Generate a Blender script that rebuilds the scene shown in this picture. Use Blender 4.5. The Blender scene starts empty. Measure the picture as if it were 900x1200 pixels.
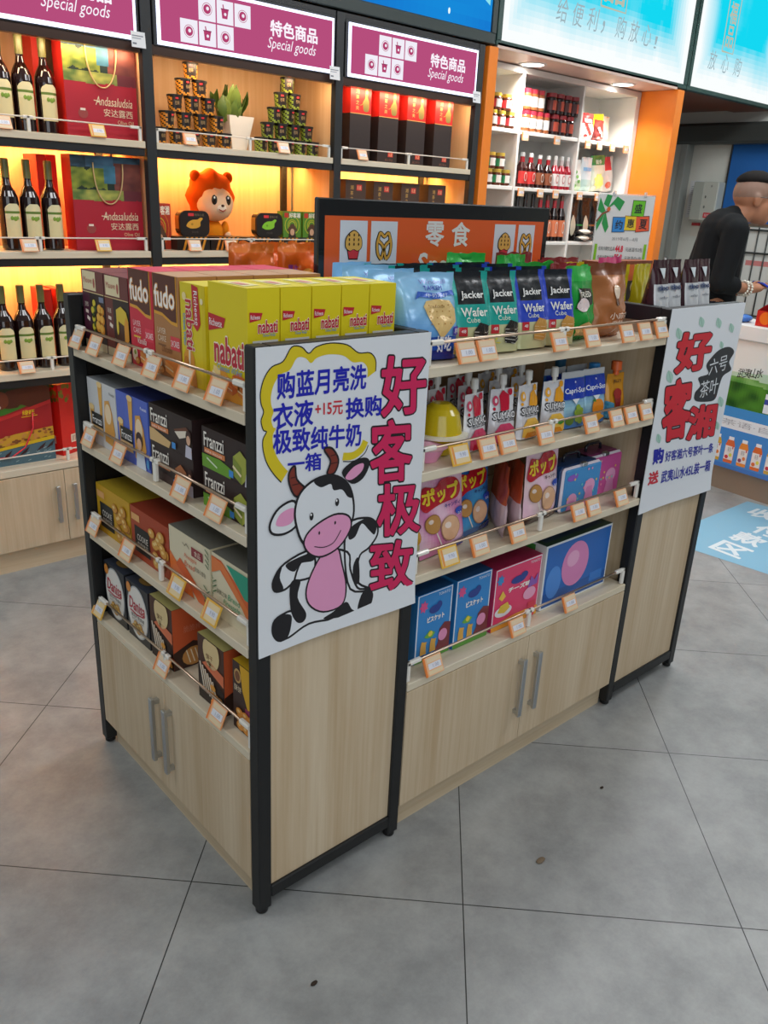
import bpy, math, random
import numpy as np
from mathutils import Vector, Matrix, noise
from mathutils.geometry import tessellate_polygon
random.seed(7)
SC = bpy.context.scene
COL = SC.collection

# ---------------------------------------------------------------- camera, world, lights, exposure
CR = ((0.74840887, -0.66161092, 0.04642361), (-0.20424701, -0.29650433, -0.93293533), (0.631005, 0.6887352, -0.35703853))
CC = Vector((-0.789523, -1.21739768, 1.55207911)); CF = 960.55
cd = bpy.data.cameras.new('camera'); cam = bpy.data.objects.new('camera', cd); COL.objects.link(cam)
cd.sensor_fit = 'VERTICAL'; cd.sensor_height = 36.0; cd.lens = CF / 1200 * 36.0; cd.clip_start = 0.05
r0, r1, r2 = [Vector(r) for r in CR]
M = Matrix((( r0.x, -r1.x, -r2.x, CC.x), (r0.y, -r1.y, -r2.y, CC.y), (r0.z, -r1.z, -r2.z, CC.z), (0, 0, 0, 1)))
cam.matrix_world = M
SC.camera = cam
SC.view_settings.view_transform = 'Standard'; SC.view_settings.look = 'None'
SC.view_settings.gamma = 1.0; SC.view_settings.use_curve_mapping = False
SC.view_settings.exposure = 0.0
wd = bpy.data.worlds.new('store_surroundings'); SC.world = wd; wd.use_nodes = True
wd.node_tree.nodes['Background'].inputs[0].default_value = (0.80, 0.86, 0.92, 1)
wd.node_tree.nodes['Background'].inputs[1].default_value = 0.13

def area(name, loc, sx, sy, watts, color=(1, .98, .95), rot=(0, 0, 0)):
    l = bpy.data.lights.new(name, 'AREA'); l.shape = 'RECTANGLE'; l.size = sx; l.size_y = sy; l.energy = watts; l.color = color
    o = bpy.data.objects.new(name, l); o.location = loc; o.rotation_euler = rot; COL.objects.link(o); return o
CEIL_Z = 3.1
# fluorescent panels in the shop ceiling
for (x, y, w) in ((-1.6, -1.6, 26), (-1.6, 1.0, 26), (0.6, -2.4, 24), (0.7, 0.75, 30), (2.6, -1.2, 34), (2.6, 0.9, 34), (4.6, -0.6, 34), (4.9, 1.1, 34)):
    area('ceiling_lamp', (x, y, CEIL_Z - 0.03), 1.2, 0.6, w * .70, (0.97, 0.985, 1.0))

# unseen soft fill light added behind the camera to brighten the fronts
area('front_fill_light', (-2.4, -4.4, 1.7), 4.2, 2.6, 62, (0.90, 0.96, 1.0), (math.radians(80), 0, math.radians(-22)))

# ---------------------------------------------------------------- helpers
def lin(c):
    if not isinstance(c, str): return tuple(c)[:3]
    c = c.lstrip('#')
    if len(c) == 3: c = ''.join(k * 2 for k in c)
    out = []
    for i in (0, 2, 4):
        v = int(c[i:i + 2], 16) / 255
        out.append(v / 12.92 if v <= .04045 else ((v + .055) / 1.055) ** 2.4)
    return tuple(out)
def mixc(a, b, t):
    a, b = lin(a), lin(b); return tuple(a[i] * (1 - t) + b[i] * t for i in range(3))

MATS = {}
def nodemat(name, fn):
    m = bpy.data.materials.new(name); m.use_nodes = True
    nt = m.node_tree; b = nt.nodes['Principled BSDF']; fn(nt, b); MATS[name] = m; return m
def colmat(name, rough, metallic=0.0, coat=0.0, spec=0.5, bump=0.0, bscale=60, trans=0.0):
    def f(nt, b):
        a = nt.nodes.new('ShaderNodeAttribute'); a.attribute_name = 'Col'
        nt.links.new(a.outputs['Color'], b.inputs['Base Color'])
        b.inputs['Roughness'].default_value = rough; b.inputs['Metallic'].default_value = metallic
        b.inputs['Coat Weight'].default_value = coat; b.inputs['Specular IOR Level'].default_value = spec
        b.inputs['Transmission Weight'].default_value = trans
        if bump:
            n = nt.nodes.new('ShaderNodeTexNoise'); n.inputs['Scale'].default_value = bscale; n.inputs['Detail'].default_value = 2
            tc = nt.nodes.new('ShaderNodeTexCoord'); nt.links.new(tc.outputs['Object'], n.inputs['Vector'])
            bp = nt.nodes.new('ShaderNodeBump'); bp.inputs['Strength'].default_value = bump; bp.inputs['Distance'].default_value = .01
            nt.links.new(n.outputs['Fac'], bp.inputs['Height']); nt.links.new(bp.outputs['Normal'], b.inputs['Normal'])
    return nodemat(name, f)
colmat('paper', .5); colmat('matte', .85, spec=.2); colmat('gloss', .18, coat=.3); colmat('satin', .35)
colmat('foil', .27, metallic=.1, coat=.15, bump=.16, bscale=24); colmat('metal', .28, metallic=1.0)
colmat('black', .42, spec=.4); colmat('plush', .95, spec=.1, bump=.2, bscale=250); colmat('bottleglass', .06, coat=.6)
colmat('leaf', .45); colmat('skin', .5, spec=.35); colmat('clear', .05, trans=.75)
def emitmat(name, s):
    m = bpy.data.materials.new(name); m.use_nodes = True; nt = m.node_tree; nt.nodes.clear()
    o = nt.nodes.new('ShaderNodeOutputMaterial'); e = nt.nodes.new('ShaderNodeEmission'); a = nt.nodes.new('ShaderNodeAttribute')
    a.attribute_name = 'Col'; nt.links.new(a.outputs['Color'], e.inputs['Color']); e.inputs['Strength'].default_value = s
    nt.links.new(e.outputs[0], o.inputs[0]); MATS[name] = m
emitmat('backlit', 1.0); emitmat('lamp', 9.0); emitmat('strip', 1.0)

def woodmat(name, c1, c2, axis=2, rough=.5, scale=1.0):
    def f(nt, b):
        tc = nt.nodes.new('ShaderNodeTexCoord'); mp = nt.nodes.new('ShaderNodeMapping')
        s = [9 * scale] * 3; s[axis] = .55 * scale; mp.inputs['Scale'].default_value = s
        nt.links.new(tc.outputs['Object'], mp.inputs['Vector'])
        n = nt.nodes.new('ShaderNodeTexNoise'); n.inputs['Scale'].default_value = 1.6; n.inputs['Detail'].default_value = 5; n.inputs['Roughness'].default_value = .62
        nt.links.new(mp.outputs[0], n.inputs['Vector'])
        mp2 = nt.nodes.new('ShaderNodeMapping'); s2 = [70 * scale] * 3; s2[axis] = 1.4 * scale; mp2.inputs['Scale'].default_value = s2
        nt.links.new(tc.outputs['Object'], mp2.inputs['Vector'])
        n2 = nt.nodes.new('ShaderNodeTexNoise'); n2.inputs['Scale'].default_value = 1.5; n2.inputs['Detail'].default_value = 3
        nt.links.new(mp2.outputs[0], n2.inputs['Vector'])
        ad = nt.nodes.new('ShaderNodeMath'); ad.operation = 'MULTIPLY_ADD'; ad.inputs[1].default_value = .45
        nt.links.new(n2.outputs['Fac'], ad.inputs[0]); nt.links.new(n.outputs['Fac'], ad.inputs[2])
        r = nt.nodes.new('ShaderNodeValToRGB'); r.color_ramp.elements[0].position = .48; r.color_ramp.elements[1].position = .95
        r.color_ramp.elements[0].color = (*lin(c1), 1); r.color_ramp.elements[1].color = (*lin(c2), 1)
        nt.links.new(ad.outputs[0], r.inputs[0]); nt.links.new(r.outputs[0], b.inputs['Base Color'])
        b.inputs['Roughness'].default_value = rough
    return nodemat(name, f)
woodmat('oak', '#d6c4a8', '#bda481', 2); woodmat('oakh', '#d3c1a4', '#bda685', 0); woodmat('shelfboard', '#e0d5bf', '#d2c4a8', 0, .45)
woodmat('wallwood', '#ecc596', '#dcaa74', 2, .5, .7)
def f_floor(nt, b):
    g = nt.nodes.new('ShaderNodeNewGeometry'); mp = nt.nodes.new('ShaderNodeMapping'); mp.vector_type = 'TEXTURE'
    mp.inputs['Location'].default_value = (0.39707, -0.27044, 0); mp.inputs['Rotation'].default_value = (0, 0, math.radians(45))
    mp.inputs['Scale'].default_value = (.6575, .6575, 1)
    nt.links.new(g.outputs['Position'], mp.inputs['Vector'])
    sp = nt.nodes.new('ShaderNodeSeparateXYZ'); nt.links.new(mp.outputs[0], sp.inputs[0])
    ds = []
    for ax in (0, 1):
        pp = nt.nodes.new('ShaderNodeMath'); pp.operation = 'PINGPONG'; pp.inputs[1].default_value = .5
        nt.links.new(sp.outputs[ax], pp.inputs[0]); ds.append(pp)
    mn = nt.nodes.new('ShaderNodeMath'); mn.operation = 'MINIMUM'
    nt.links.new(ds[0].outputs[0], mn.inputs[0]); nt.links.new(ds[1].outputs[0], mn.inputs[1])
    lt = nt.nodes.new('ShaderNodeMath'); lt.operation = 'LESS_THAN'; lt.inputs[1].default_value = .0021
    nt.links.new(mn.outputs[0], lt.inputs[0])
    n = nt.nodes.new('ShaderNodeTexNoise'); n.inputs['Scale'].default_value = 4.5; n.inputs['Detail'].default_value = 12; n.inputs['Roughness'].default_value = .74
    nt.links.new(g.outputs['Position'], n.inputs['Vector'])
    r = nt.nodes.new('ShaderNodeValToRGB'); r.color_ramp.elements[0].position = .36; r.color_ramp.elements[1].position = .66
    r.color_ramp.elements[0].color = (*lin('#868888'), 1); r.color_ramp.elements[1].color = (*lin('#a6a8a7'), 1)
    nt.links.new(n.outputs['Fac'], r.inputs[0])
    mx = nt.nodes.new('ShaderNodeMix'); mx.data_type = 'RGBA'; mx.inputs['B'].default_value = (*lin('#2a2c2c'), 1)
    nt.links.new(lt.outputs[0], mx.inputs['Factor']); nt.links.new(r.outputs[0], mx.inputs['A']); nt.links.new(mx.outputs['Result'], b.inputs['Base Color'])
    b.inputs['Roughness'].default_value = .33; b.inputs['Specular IOR Level'].default_value = .5
nodemat('floortile', f_floor)
def f_plain(c, rough):
    def f(nt, b):
        n = nt.nodes.new('ShaderNodeTexNoise'); n.inputs['Scale'].default_value = 4; n.inputs['Detail'].default_value = 4
        tc = nt.nodes.new('ShaderNodeTexCoord'); nt.links.new(tc.outputs['Object'], n.inputs['Vector'])
        r = nt.nodes.new('ShaderNodeValToRGB'); c0 = lin(c)
        r.color_ramp.elements[0].color = (*[k * .94 for k in c0], 1); r.color_ramp.elements[1].color = (*[min(1, k * 1.05) for k in c0], 1)
        nt.links.new(n.outputs['Fac'], r.inputs[0]); nt.links.new(r.outputs[0], b.inputs['Base Color']); b.inputs['Roughness'].default_value = rough
    return f
nodemat('plaster', f_plain('#d6dad2', .7)); nodemat('ceilingwhite', f_plain('#dcdcda', .8)); nodemat('orangepanel', f_plain('#f08428', .3))
nodemat('whitelam', f_plain('#e4e2dc', .35)); nodemat('soffit', f_plain('#d8bcae', .35))

TXT = {}
def text2d(s, bold=0.0):
    key = (s, bold)
    if bold < .012: key = (s, 0.0)
    if key not in TXT and key[1]:
        # heavier lettering: the outline grown outward evenly, meshed on a fine grid
        v0, f0 = text2d(s); cnt = {}
        for f in f0:
            for i in range(len(f)): e = frozenset((f[i], f[(i + 1) % len(f)])); cnt[e] = cnt.get(e, 0) + 1
        seg = np.array([[v0[i] for i in e] for e, c in cnt.items() if c == 1 and len(e) == 2], float)
        res = .014 if len(s) < 12 else .022
        vs = []; fs = []; lo = seg.min((0, 1)) - bold - 2 * res; hi = seg.max((0, 1)) + bold + 2 * res
        nx = int((hi[0] - lo[0]) / res) + 2; ny = int((hi[1] - lo[1]) / res) + 2
        gx = lo[0] + res * np.arange(nx); gy = lo[1] + res * np.arange(ny); X, Y = np.meshgrid(gx, gy, indexing='ij')
        D = np.full(X.shape, 9.0); IN = np.zeros(X.shape, bool)
        for (ax, ay), (bx, by) in seg:
            i0 = max(0, int((min(ax, bx) - lo[0] - bold) / res) - 2); i1 = min(nx, int((max(ax, bx) - lo[0] + bold) / res) + 4)
            x, y = X[i0:i1], Y[i0:i1]; dx, dy = bx - ax, by - ay; l2 = dx * dx + dy * dy
            if l2 < 1e-14: continue
            t = np.clip(((x - ax) * dx + (y - ay) * dy) / l2, 0, 1); D[i0:i1] = np.minimum(D[i0:i1], np.hypot(x - ax - t * dx, y - ay - t * dy))
            if ax != bx:
                k = (gx >= min(ax, bx)) & (gx < max(ax, bx)); yc = ay + (gx - ax) / dx * dy; IN ^= k[:, None] & (Y < yc[:, None])
        SD = np.where(IN, -D, D) - bold
        ins = SD < 0; vid = {}
        def V(x, y):
            q = (round(x, 5), round(y, 5))
            if q not in vid: vid[q] = len(vs); vs.append(q)
            return vid[q]
        for i in range(nx - 1):
            j = 0
            while j < ny - 1:
                c = (ins[i, j], ins[i + 1, j], ins[i + 1, j + 1], ins[i, j + 1])
                if not any(c): j += 1; continue
                if all(c):
                    k = j
                    while k + 1 < ny - 1 and ins[i, k + 2] and ins[i + 1, k + 2]: k += 1
                    fs.append((V(gx[i], gy[j]), V(gx[i + 1], gy[j]), V(gx[i + 1], gy[k + 1]), V(gx[i], gy[k + 1]))); j = k + 1; continue
                P = ((gx[i], gy[j], SD[i, j]), (gx[i + 1], gy[j], SD[i + 1, j]), (gx[i + 1], gy[j + 1], SD[i + 1, j + 1]), (gx[i], gy[j + 1], SD[i, j + 1])); out = []
                for a in range(4):
                    p, q = P[a], P[(a + 1) % 4]
                    if p[2] < 0: out.append(V(p[0], p[1]))
                    if (p[2] < 0) != (q[2] < 0): t = p[2] / (p[2] - q[2]); out.append(V(p[0] + (q[0] - p[0]) * t, p[1] + (q[1] - p[1]) * t))
                out = list(dict.fromkeys(out))
                if len(out) > 2: fs.append(tuple(out))
                j += 1
        TXT[key] = (vs, fs)
    if key not in TXT:
        cu = bpy.data.curves.new('t', 'FONT'); cu.body = s; cu.resolution_u = 2
        o = bpy.data.objects.new('t', cu); COL.objects.link(o); bpy.context.view_layer.update()
        ev = o.evaluated_get(bpy.context.evaluated_depsgraph_get()); me = ev.to_mesh()
        vs = [(v.co.x, v.co.y) for v in me.vertices]; fs = [tuple(p.vertices) for p in me.polygons]
        ev.to_mesh_clear(); bpy.data.objects.remove(o); bpy.data.curves.remove(cu); TXT[key] = (vs, fs)
    return TXT[key]
def tbox(s):
    vs = text2d(s)[0]; xs = [v[0] for v in vs]; ys = [v[1] for v in vs]; return min(xs), max(xs), min(ys), max(ys)

class MB:
    def __init__(s): s.v = []; s.f = []; s.c = []; s.m = []; s.sm = []
    def add(s, vs, fs, col, mat='paper', smooth=False):
        n = len(s.v); s.v += [tuple(v) for v in vs]; c = lin(col) if not isinstance(col, list) else None
        for i, f in enumerate(fs):
            s.f.append(tuple(n + k for k in f)); s.c.append(c if c else lin(col[i])); s.m.append(mat); s.sm.append(smooth)
    def box(s, x0, x1, y0, y1, z0, z1, col='#888', mat='paper', bev=0.0):
        if x0 > x1: x0, x1 = x1, x0
        if y0 > y1: y0, y1 = y1, y0
        b = min(bev, (x1 - x0) * .45, (y1 - y0) * .45, (z1 - z0) * .45)
        if b <= 0:
            vs = [(x, y, z) for z in (z0, z1) for y in (y0, y1) for x in (x0, x1)]
            s.add(vs, [(0, 2, 3, 1), (4, 5, 7, 6), (0, 1, 5, 4), (2, 6, 7, 3), (0, 4, 6, 2), (1, 3, 7, 5)], col, mat); return
        X = (x0, x1); Y = (y0, y1); Z = (z0, z1); vs = []; idx = {}
        for i in (0, 1):
            for j in (0, 1):
                for k in (0, 1):
                    di, dj, dk = (b, -b)[i], (b, -b)[j], (b, -b)[k]
                    for a, p in enumerate(((X[i], Y[j] + dj, Z[k] + dk), (X[i] + di, Y[j], Z[k] + dk), (X[i] + di, Y[j] + dj, Z[k]))):
                        idx[i, j, k, a] = len(vs); vs.append(p)
        fs = []
        g = lambda i, j, k, a: idx[i, j, k, a]
        for i in (0, 1):
            q = [g(i, 0, 0, 0), g(i, 1, 0, 0), g(i, 1, 1, 0), g(i, 0, 1, 0)]; fs.append(q if i else q[::-1])
            q = [g(0, i, 0, 1), g(1, i, 0, 1), g(1, i, 1, 1), g(0, i, 1, 1)]; fs.append(q[::-1] if i else q)
            q = [g(0, 0, i, 2), g(1, 0, i, 2), g(1, 1, i, 2), g(0, 1, i, 2)]; fs.append(q if i else q[::-1])
        for a in (0, 1):
            for c in (0, 1):
                fs += [[g(a, c, 0, 0), g(a, c, 0, 1), g(a, c, 1, 1), g(a, c, 1, 0)], [g(a, 0, c, 0), g(a, 0, c, 2), g(a, 1, c, 2), g(a, 1, c, 0)], [g(0, a, c, 1), g(0, a, c, 2), g(1, a, c, 2), g(1, a, c, 1)]]
        for i in (0, 1):
            for j in (0, 1):
                for k in (0, 1): fs.append([g(i, j, k, 0), g(i, j, k, 1), g(i, j, k, 2)])
        ctr = Vector(((x0 + x1) / 2, (y0 + y1) / 2, (z0 + z1) / 2)); out = []
        for f in fs:
            p = [Vector(vs[q]) for q in f]; nn = (p[1] - p[0]).cross(p[2] - p[0])
            out.append(tuple(f) if nn.dot(sum(p, Vector()) / len(p) - ctr) > 0 else tuple(reversed(f)))
        s.add(vs, out, col, mat)
    def tube(s, pts, r, col='#888', mat='metal', n=8, caps=True):
        pts = [Vector(p) for p in pts]; R = r if isinstance(r, (list, tuple)) else [r] * len(pts)
        vs = []; up = Vector((0, 0, 1)); prev = None
        for i, p in enumerate(pts):
            d = (pts[min(i + 1, len(pts) - 1)] - pts[max(i - 1, 0)]).normalized()
            if prev is None:
                a = d.cross(up if abs(d.z) < .9 else Vector((1, 0, 0))).normalized()
            else: a = (prev - d * prev.dot(d)).normalized()
            prev = a; c = d.cross(a)
            for k in range(n):
                t = 2 * math.pi * k / n; vs.append(p + (a * math.cos(t) + c * math.sin(t)) * R[i])
        fs = [(i * n + k, i * n + (k + 1) % n, (i + 1) * n + (k + 1) % n, (i + 1) * n + k) for i in range(len(pts) - 1) for k in range(n)]
        if caps: fs += [tuple(range(n))[::-1], tuple(range((len(pts) - 1) * n, len(pts) * n))]
        s.add(vs, fs, col, mat, True)
    def lathe(s, prof, cx=0, cy=0, n=16, mat='gloss', cap=True):
        # prof: list of (r, z, colour of the band above)
        for i in range(len(prof) - 1):
            (r0, z0, c), (r1, z1, _) = prof[i][:3], prof[i + 1][:3]
            vs = [(cx + r * math.cos(2 * math.pi * k / n), cy + r * math.sin(2 * math.pi * k / n), z) for r, z in ((r0, z0), (r1, z1)) for k in range(n)]
            mt = prof[i][3] if len(prof[i]) > 3 else mat
            s.add(vs, [(k, (k + 1) % n, n + (k + 1) % n, n + k) for k in range(n)], c, mt, True)
        if cap:
            for (r, z, c), sg in ((prof[0][:3], -1), (prof[-1][:3], 1)):
                if r > 1e-4:
                    vs = [(cx + r * math.cos(2 * math.pi * k / n), cy + r * math.sin(2 * math.pi * k / n), z) for k in range(n)]
                    f = tuple(range(n)); s.add(vs, [f if sg > 0 else f[::-1]], c, mat)
    def ball(s, c, r, col, mat='plush', n=16, m=10, fn=None):
        rx, ry, rz = r if isinstance(r, (tuple, list)) else (r, r, r); vs = []; fs = []
        for j in range(m + 1):
            th = math.pi * j / m
            for k in range(n):
                ph = 2 * math.pi * k / n; d = Vector((math.sin(th) * math.cos(ph), math.sin(th) * math.sin(ph), math.cos(th)))
                q = fn(d) if fn else 1
                vs.append((c[0] + rx * d.x * q, c[1] + ry * d.y * q, c[2] + rz * d.z * q))
        fs = [(j * n + k, (j + 1) * n + k, (j + 1) * n + (k + 1) % n, j * n + (k + 1) % n) for j in range(m) for k in range(n)]
        s.add(vs, fs, col, mat, True)
    def build(s, name, parent=None, loc=None):
        me = bpy.data.meshes.new(name); me.from_pydata(s.v, [], s.f)
        names = list(dict.fromkeys(s.m))
        for n in names: me.materials.append(MATS[n])
        me.polygons.foreach_set('material_index', [names.index(m) for m in s.m]); me.polygons.foreach_set('use_smooth', s.sm)
        at = me.color_attributes.new('Col', 'FLOAT_COLOR', 'CORNER'); buf = []
        for f, c in zip(s.f, s.c): buf += [c[0], c[1], c[2], 1.0] * len(f)
        at.data.foreach_set('color', buf); me.update()
        o = bpy.data.objects.new(name, me); COL.objects.link(o)
        if parent: o.parent = parent
        if loc: o.location = loc
        return o

class Fr:
    """a flat face: prints are laid on it as thin layers of the same mesh"""
    def __init__(s, mb, O, U, V, mat='paper', step=.0005):
        s.mb = mb; s.O = Vector(O); s.U = Vector(U).normalized(); s.V = Vector(V).normalized(); s.N = s.U.cross(s.V); s.mat = mat; s.step = step; s.warp = None; s.lim = None
    def p(s, u, v, k=1):
        if s.lim: u = min(max(u, .0003), s.lim[0]); v = min(max(v, .0003), s.lim[1])
        if s.warp: return s.warp(u, v, k)
        return s.O + s.U * u + s.V * v + s.N * (k * s.step)
    def poly(s, pts, col, k=1, mat=None):
        tr = tessellate_polygon([[Vector((a, b, 0)) for a, b in pts]])
        if s.warp:
            # printed on a curved skin: cut into small triangles that follow it
            P = [tuple(q) for q in pts]; st = list(tr); tr = []
            while st:
                t = st.pop(); e = max(range(3), key=lambda i: (P[t[i]][0] - P[t[(i + 1) % 3]][0]) ** 2 + (P[t[i]][1] - P[t[(i + 1) % 3]][1]) ** 2); a, b, c = t[e], t[(e + 1) % 3], t[(e + 2) % 3]
                if (P[a][0] - P[b][0]) ** 2 + (P[a][1] - P[b][1]) ** 2 > .0064: P.append(((P[a][0] + P[b][0]) / 2, (P[a][1] + P[b][1]) / 2)); m_ = len(P) - 1; st += [(a, m_, c), (m_, b, c)]
                else: tr.append(t)
            pts = P
        vs = [s.p(a, b, k) for a, b in pts]; out = []
        for t in tr:
            a, b, c = [pts[i] for i in t]
            out.append(tuple(t) if (b[0] - a[0]) * (c[1] - a[1]) - (b[1] - a[1]) * (c[0] - a[0]) > 0 else tuple(reversed(t)))
        s.mb.add(vs, out, col, mat or s.mat)
    def rect(s, u0, v0, u1, v1, col, k=1, mat=None): s.poly([(u0, v0), (u1, v0), (u1, v1), (u0, v1)], col, k, mat)
    def disc(s, u, v, ru, rv=None, col='#fff', k=1, n=20, mat=None, rot=0):
        rv = rv or ru; c, q = math.cos(rot), math.sin(rot)
        s.poly([(u + ru * math.cos(t) * c - rv * math.sin(t) * q, v + ru * math.cos(t) * q + rv * math.sin(t) * c) for t in [2 * math.pi * i / n for i in range(n)]], col, k, mat)
    def ring(s, u, v, r, w, col, k=1, n=20):
        s.line([(u + r * math.cos(2 * math.pi * i / n), v + r * math.sin(2 * math.pi * i / n)) for i in range(n + 1)], w, col, k)
    def line(s, pts, w, col, k=1, mat=None):
        L = []; R = []
        for i, (a, b) in enumerate(pts):
            p0 = pts[max(i - 1, 0)]; p1 = pts[min(i + 1, len(pts) - 1)]
            dx, dy = p1[0] - p0[0], p1[1] - p0[1]; l = math.hypot(dx, dy) or 1
            L.append((a - dy / l * w / 2, b + dx / l * w / 2)); R.append((a + dy / l * w / 2, b - dx / l * w / 2))
        vs = [s.p(*q, k) for q in L + R]; n = len(pts)
        s.mb.add(vs, [(n + i, n + i + 1, i + 1, i) for i in range(n - 1)], col, mat or s.mat)
    def text(s, t, u0, v0, u1, v1, col, k=2, bold=0.0, shear=0.0, mat=None, aff=None):
        """text fitted to the rectangle u0..u1, v0..v1"""
        x0, x1, y0, y1 = tbox(t); vs, fs = text2d(t, bold); W = max(x1 - x0, 1e-6); H = max(y1 - y0, 1e-6)
        if H < .2: y0 -= .35; H = .8
        P = []
        for x, y in vs:
            a, b = (x - x0) / W, (y - y0) / H
            if aff: u = aff[0][0] + (aff[1][0] - aff[0][0]) * a + (aff[2][0] - aff[0][0]) * b; v = aff[0][1] + (aff[1][1] - aff[0][1]) * a + (aff[2][1] - aff[0][1]) * b
            else: u = u0 + (u1 - u0) * a + shear * (v1 - v0) * b; v = v0 + (v1 - v0) * b
            P.append(s.p(u, v, k))
        s.mb.add(P, fs, col, mat or s.mat)
    def uv(s, px, py):
        """where the sight line through a photo pixel meets this face"""
        d = r0 * ((px - 450) / CF) + r1 * ((py - 600) / CF) + r2
        t = (s.O - CC).dot(s.N) / d.dot(s.N); q = CC + d * t - s.O
        return q.dot(s.U), q.dot(s.V)
    def ptext(s, t, tl, tr, bl, col, k=2, bold=0.0):
        a, b, c = s.uv(*bl), None, s.uv(*tl); r = s.uv(*tr); b = (a[0] + r[0] - c[0], a[1] + r[1] - c[1])
        s.text(t, 0, 0, 1, 1, col, k, bold, aff=(a, b, c))
    def ppoly(s, pts, col, k=1): s.poly([s.uv(*q) for q in pts], col, k)
    def pline(s, pts, w, col, k=1): s.line([s.uv(*q) for q in pts], w, col, k)

def smooth(pts, closed=True, n=4):
    out = []; L = len(pts)
    rng = range(L) if closed else range(L - 1)
    for i in rng:
        p0, p1, p2, p3 = [pts[(i + k) % L] if closed else pts[min(max(i + k, 0), L - 1)] for k in (-1, 0, 1, 2)]
        for j in range(n):
            t = j / n
            out.append(tuple(.5 * (2 * p1[a] + (p2[a] - p0[a]) * t + (2 * p0[a] - 5 * p1[a] + 4 * p2[a] - p3[a]) * t * t + (3 * p1[a] - p0[a] - 3 * p2[a] + p3[a]) * t ** 3) for a in (0, 1)))
    if not closed: out.append(pts[-1])
    return out

def tag(o, label, cat, group=None):
    o['label'] = label; o['category'] = cat
    if group: o['group'] = group
    return o
def thing(name, label, cat, loc=(0, 0, 0), rz=0.0, group=None):
    o = bpy.data.objects.new(name, None); o.empty_display_size = .05; COL.objects.link(o); o.location = loc; o.rotation_euler = (0, 0, rz)
    return tag(o, label, cat, group)
def struct(mb, name):
    o = mb.build(name); o['kind'] = 'structure'; return o
KIDS = {}
def dup(o, loc, rot=(0, 0, 0), label=None, group=None, scale=None):
    c = o.copy(); COL.objects.link(c); c.location = loc; c.rotation_euler = rot
    if scale: c.scale = scale
    if label: c['label'] = label
    if group: c['group'] = group
    if o.name not in KIDS: KIDS[o.name] = [(ch, [g for g in ch.children]) for ch in o.children]
    for ch, gs in KIDS[o.name]:
        d = ch.copy(); COL.objects.link(d); d.parent = c
        for g in gs:
            e = g.copy(); COL.objects.link(e); e.parent = d
    return c
class Proto:
    """first use places the object itself, later uses place copies"""
    def __init__(s, o): s.o = o; s.n = 0
    def put(s, loc, rot=(0, 0, 0), label=None, group=None, scale=None):
        if not isinstance(rot, tuple): rot = (0, 0, rot)
        s.n += 1
        if s.n == 1:
            o = s.o; o.location = loc; o.rotation_euler = rot
            if scale: o.scale = scale
            if label: o['label'] = label
            if group: o['group'] = group
            return o
        o = dup(s.o, loc, rot, label, group, scale or (1, 1, 1))

        return o
ORD = ['first', 'second', 'third', 'fourth', 'fifth', 'sixth', 'seventh', 'eighth']
H90 = math.pi / 2

# ---------------------------------------------------------------- the room
FZ = -.015
m = MB(); m.box(-4, 8.5, -4.5, 4, FZ - .1, FZ, '#999', 'floortile'); struct(m, 'floor')
m = MB(); m.box(-4, 8.5, -4.5, 4, CEIL_Z, CEIL_Z + .1, '#ddd', 'ceilingwhite'); struct(m, 'ceiling')
m = MB(); m.box(-4, 2.9, 2.53, 2.65, FZ, CEIL_Z, '#ddd', 'plaster'); m.box(2.9, 6.3, 2.98, 3.1, FZ, CEIL_Z, '#ddd', 'plaster'); struct(m, 'wall_back')
m = MB(); m.box(6.3, 6.42, -4, 3.1, FZ, CEIL_Z, '#ddd', 'plaster'); struct(m, 'wall_right')
# header beam that carries the lightboxes, its orange column and soffit
m = MB(); m.box(-.05, 6.3, 2.19, 2.5, 2.36, CEIL_Z, '#2d3836', 'black'); struct(m, 'beam_header')
m = MB(); m.box(2.885, 2.955, 2.14, 2.76, FZ, 2.335, '#f08428', 'orangepanel', .003); struct(m, 'column_left')
m = MB(); m.box(4.80, 4.885, 2.14, 2.76, FZ, 2.335, '#f08428', 'orangepanel', .003); struct(m, 'column_right')
m = MB(); m.box(2.955, 4.80, 2.15, 2.76, 2.335, 2.36, '#ddd', 'soffit'); struct(m, 'soffit')
m = MB(); m.box(4.885, 6.3, 2.5, 2.98, 2.36, 2.44, '#7a3a20', 'satin'); m.box(4.885, 6.3, 2.19, 2.5, 2.345, 2.36, '#7a3a20', 'satin'); struct(m, 'soffit_passage')
# passage side wall: dark roller beam, steel jamb
m = MB(); m.box(6.16, 6.3, 1.2, 2.98, 2.10, 2.26, '#3c403e', 'satin', .02); struct(m, 'beam_roller')
m = MB(); m.box(6.18, 6.295, 2.80, 2.86, FZ, 2.12, '#8d928e', 'satin', .004); m.box(6.19, 6.295, 2.86, 2.975, FZ, 2.2, '#a8aca6', 'satin', .004)
m.tube([(6.17, 2.83, 1.12), (6.17, 2.83, 1.18)], .014, '#ddd', 'metal'); struct(m, 'door_frame')

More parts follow.
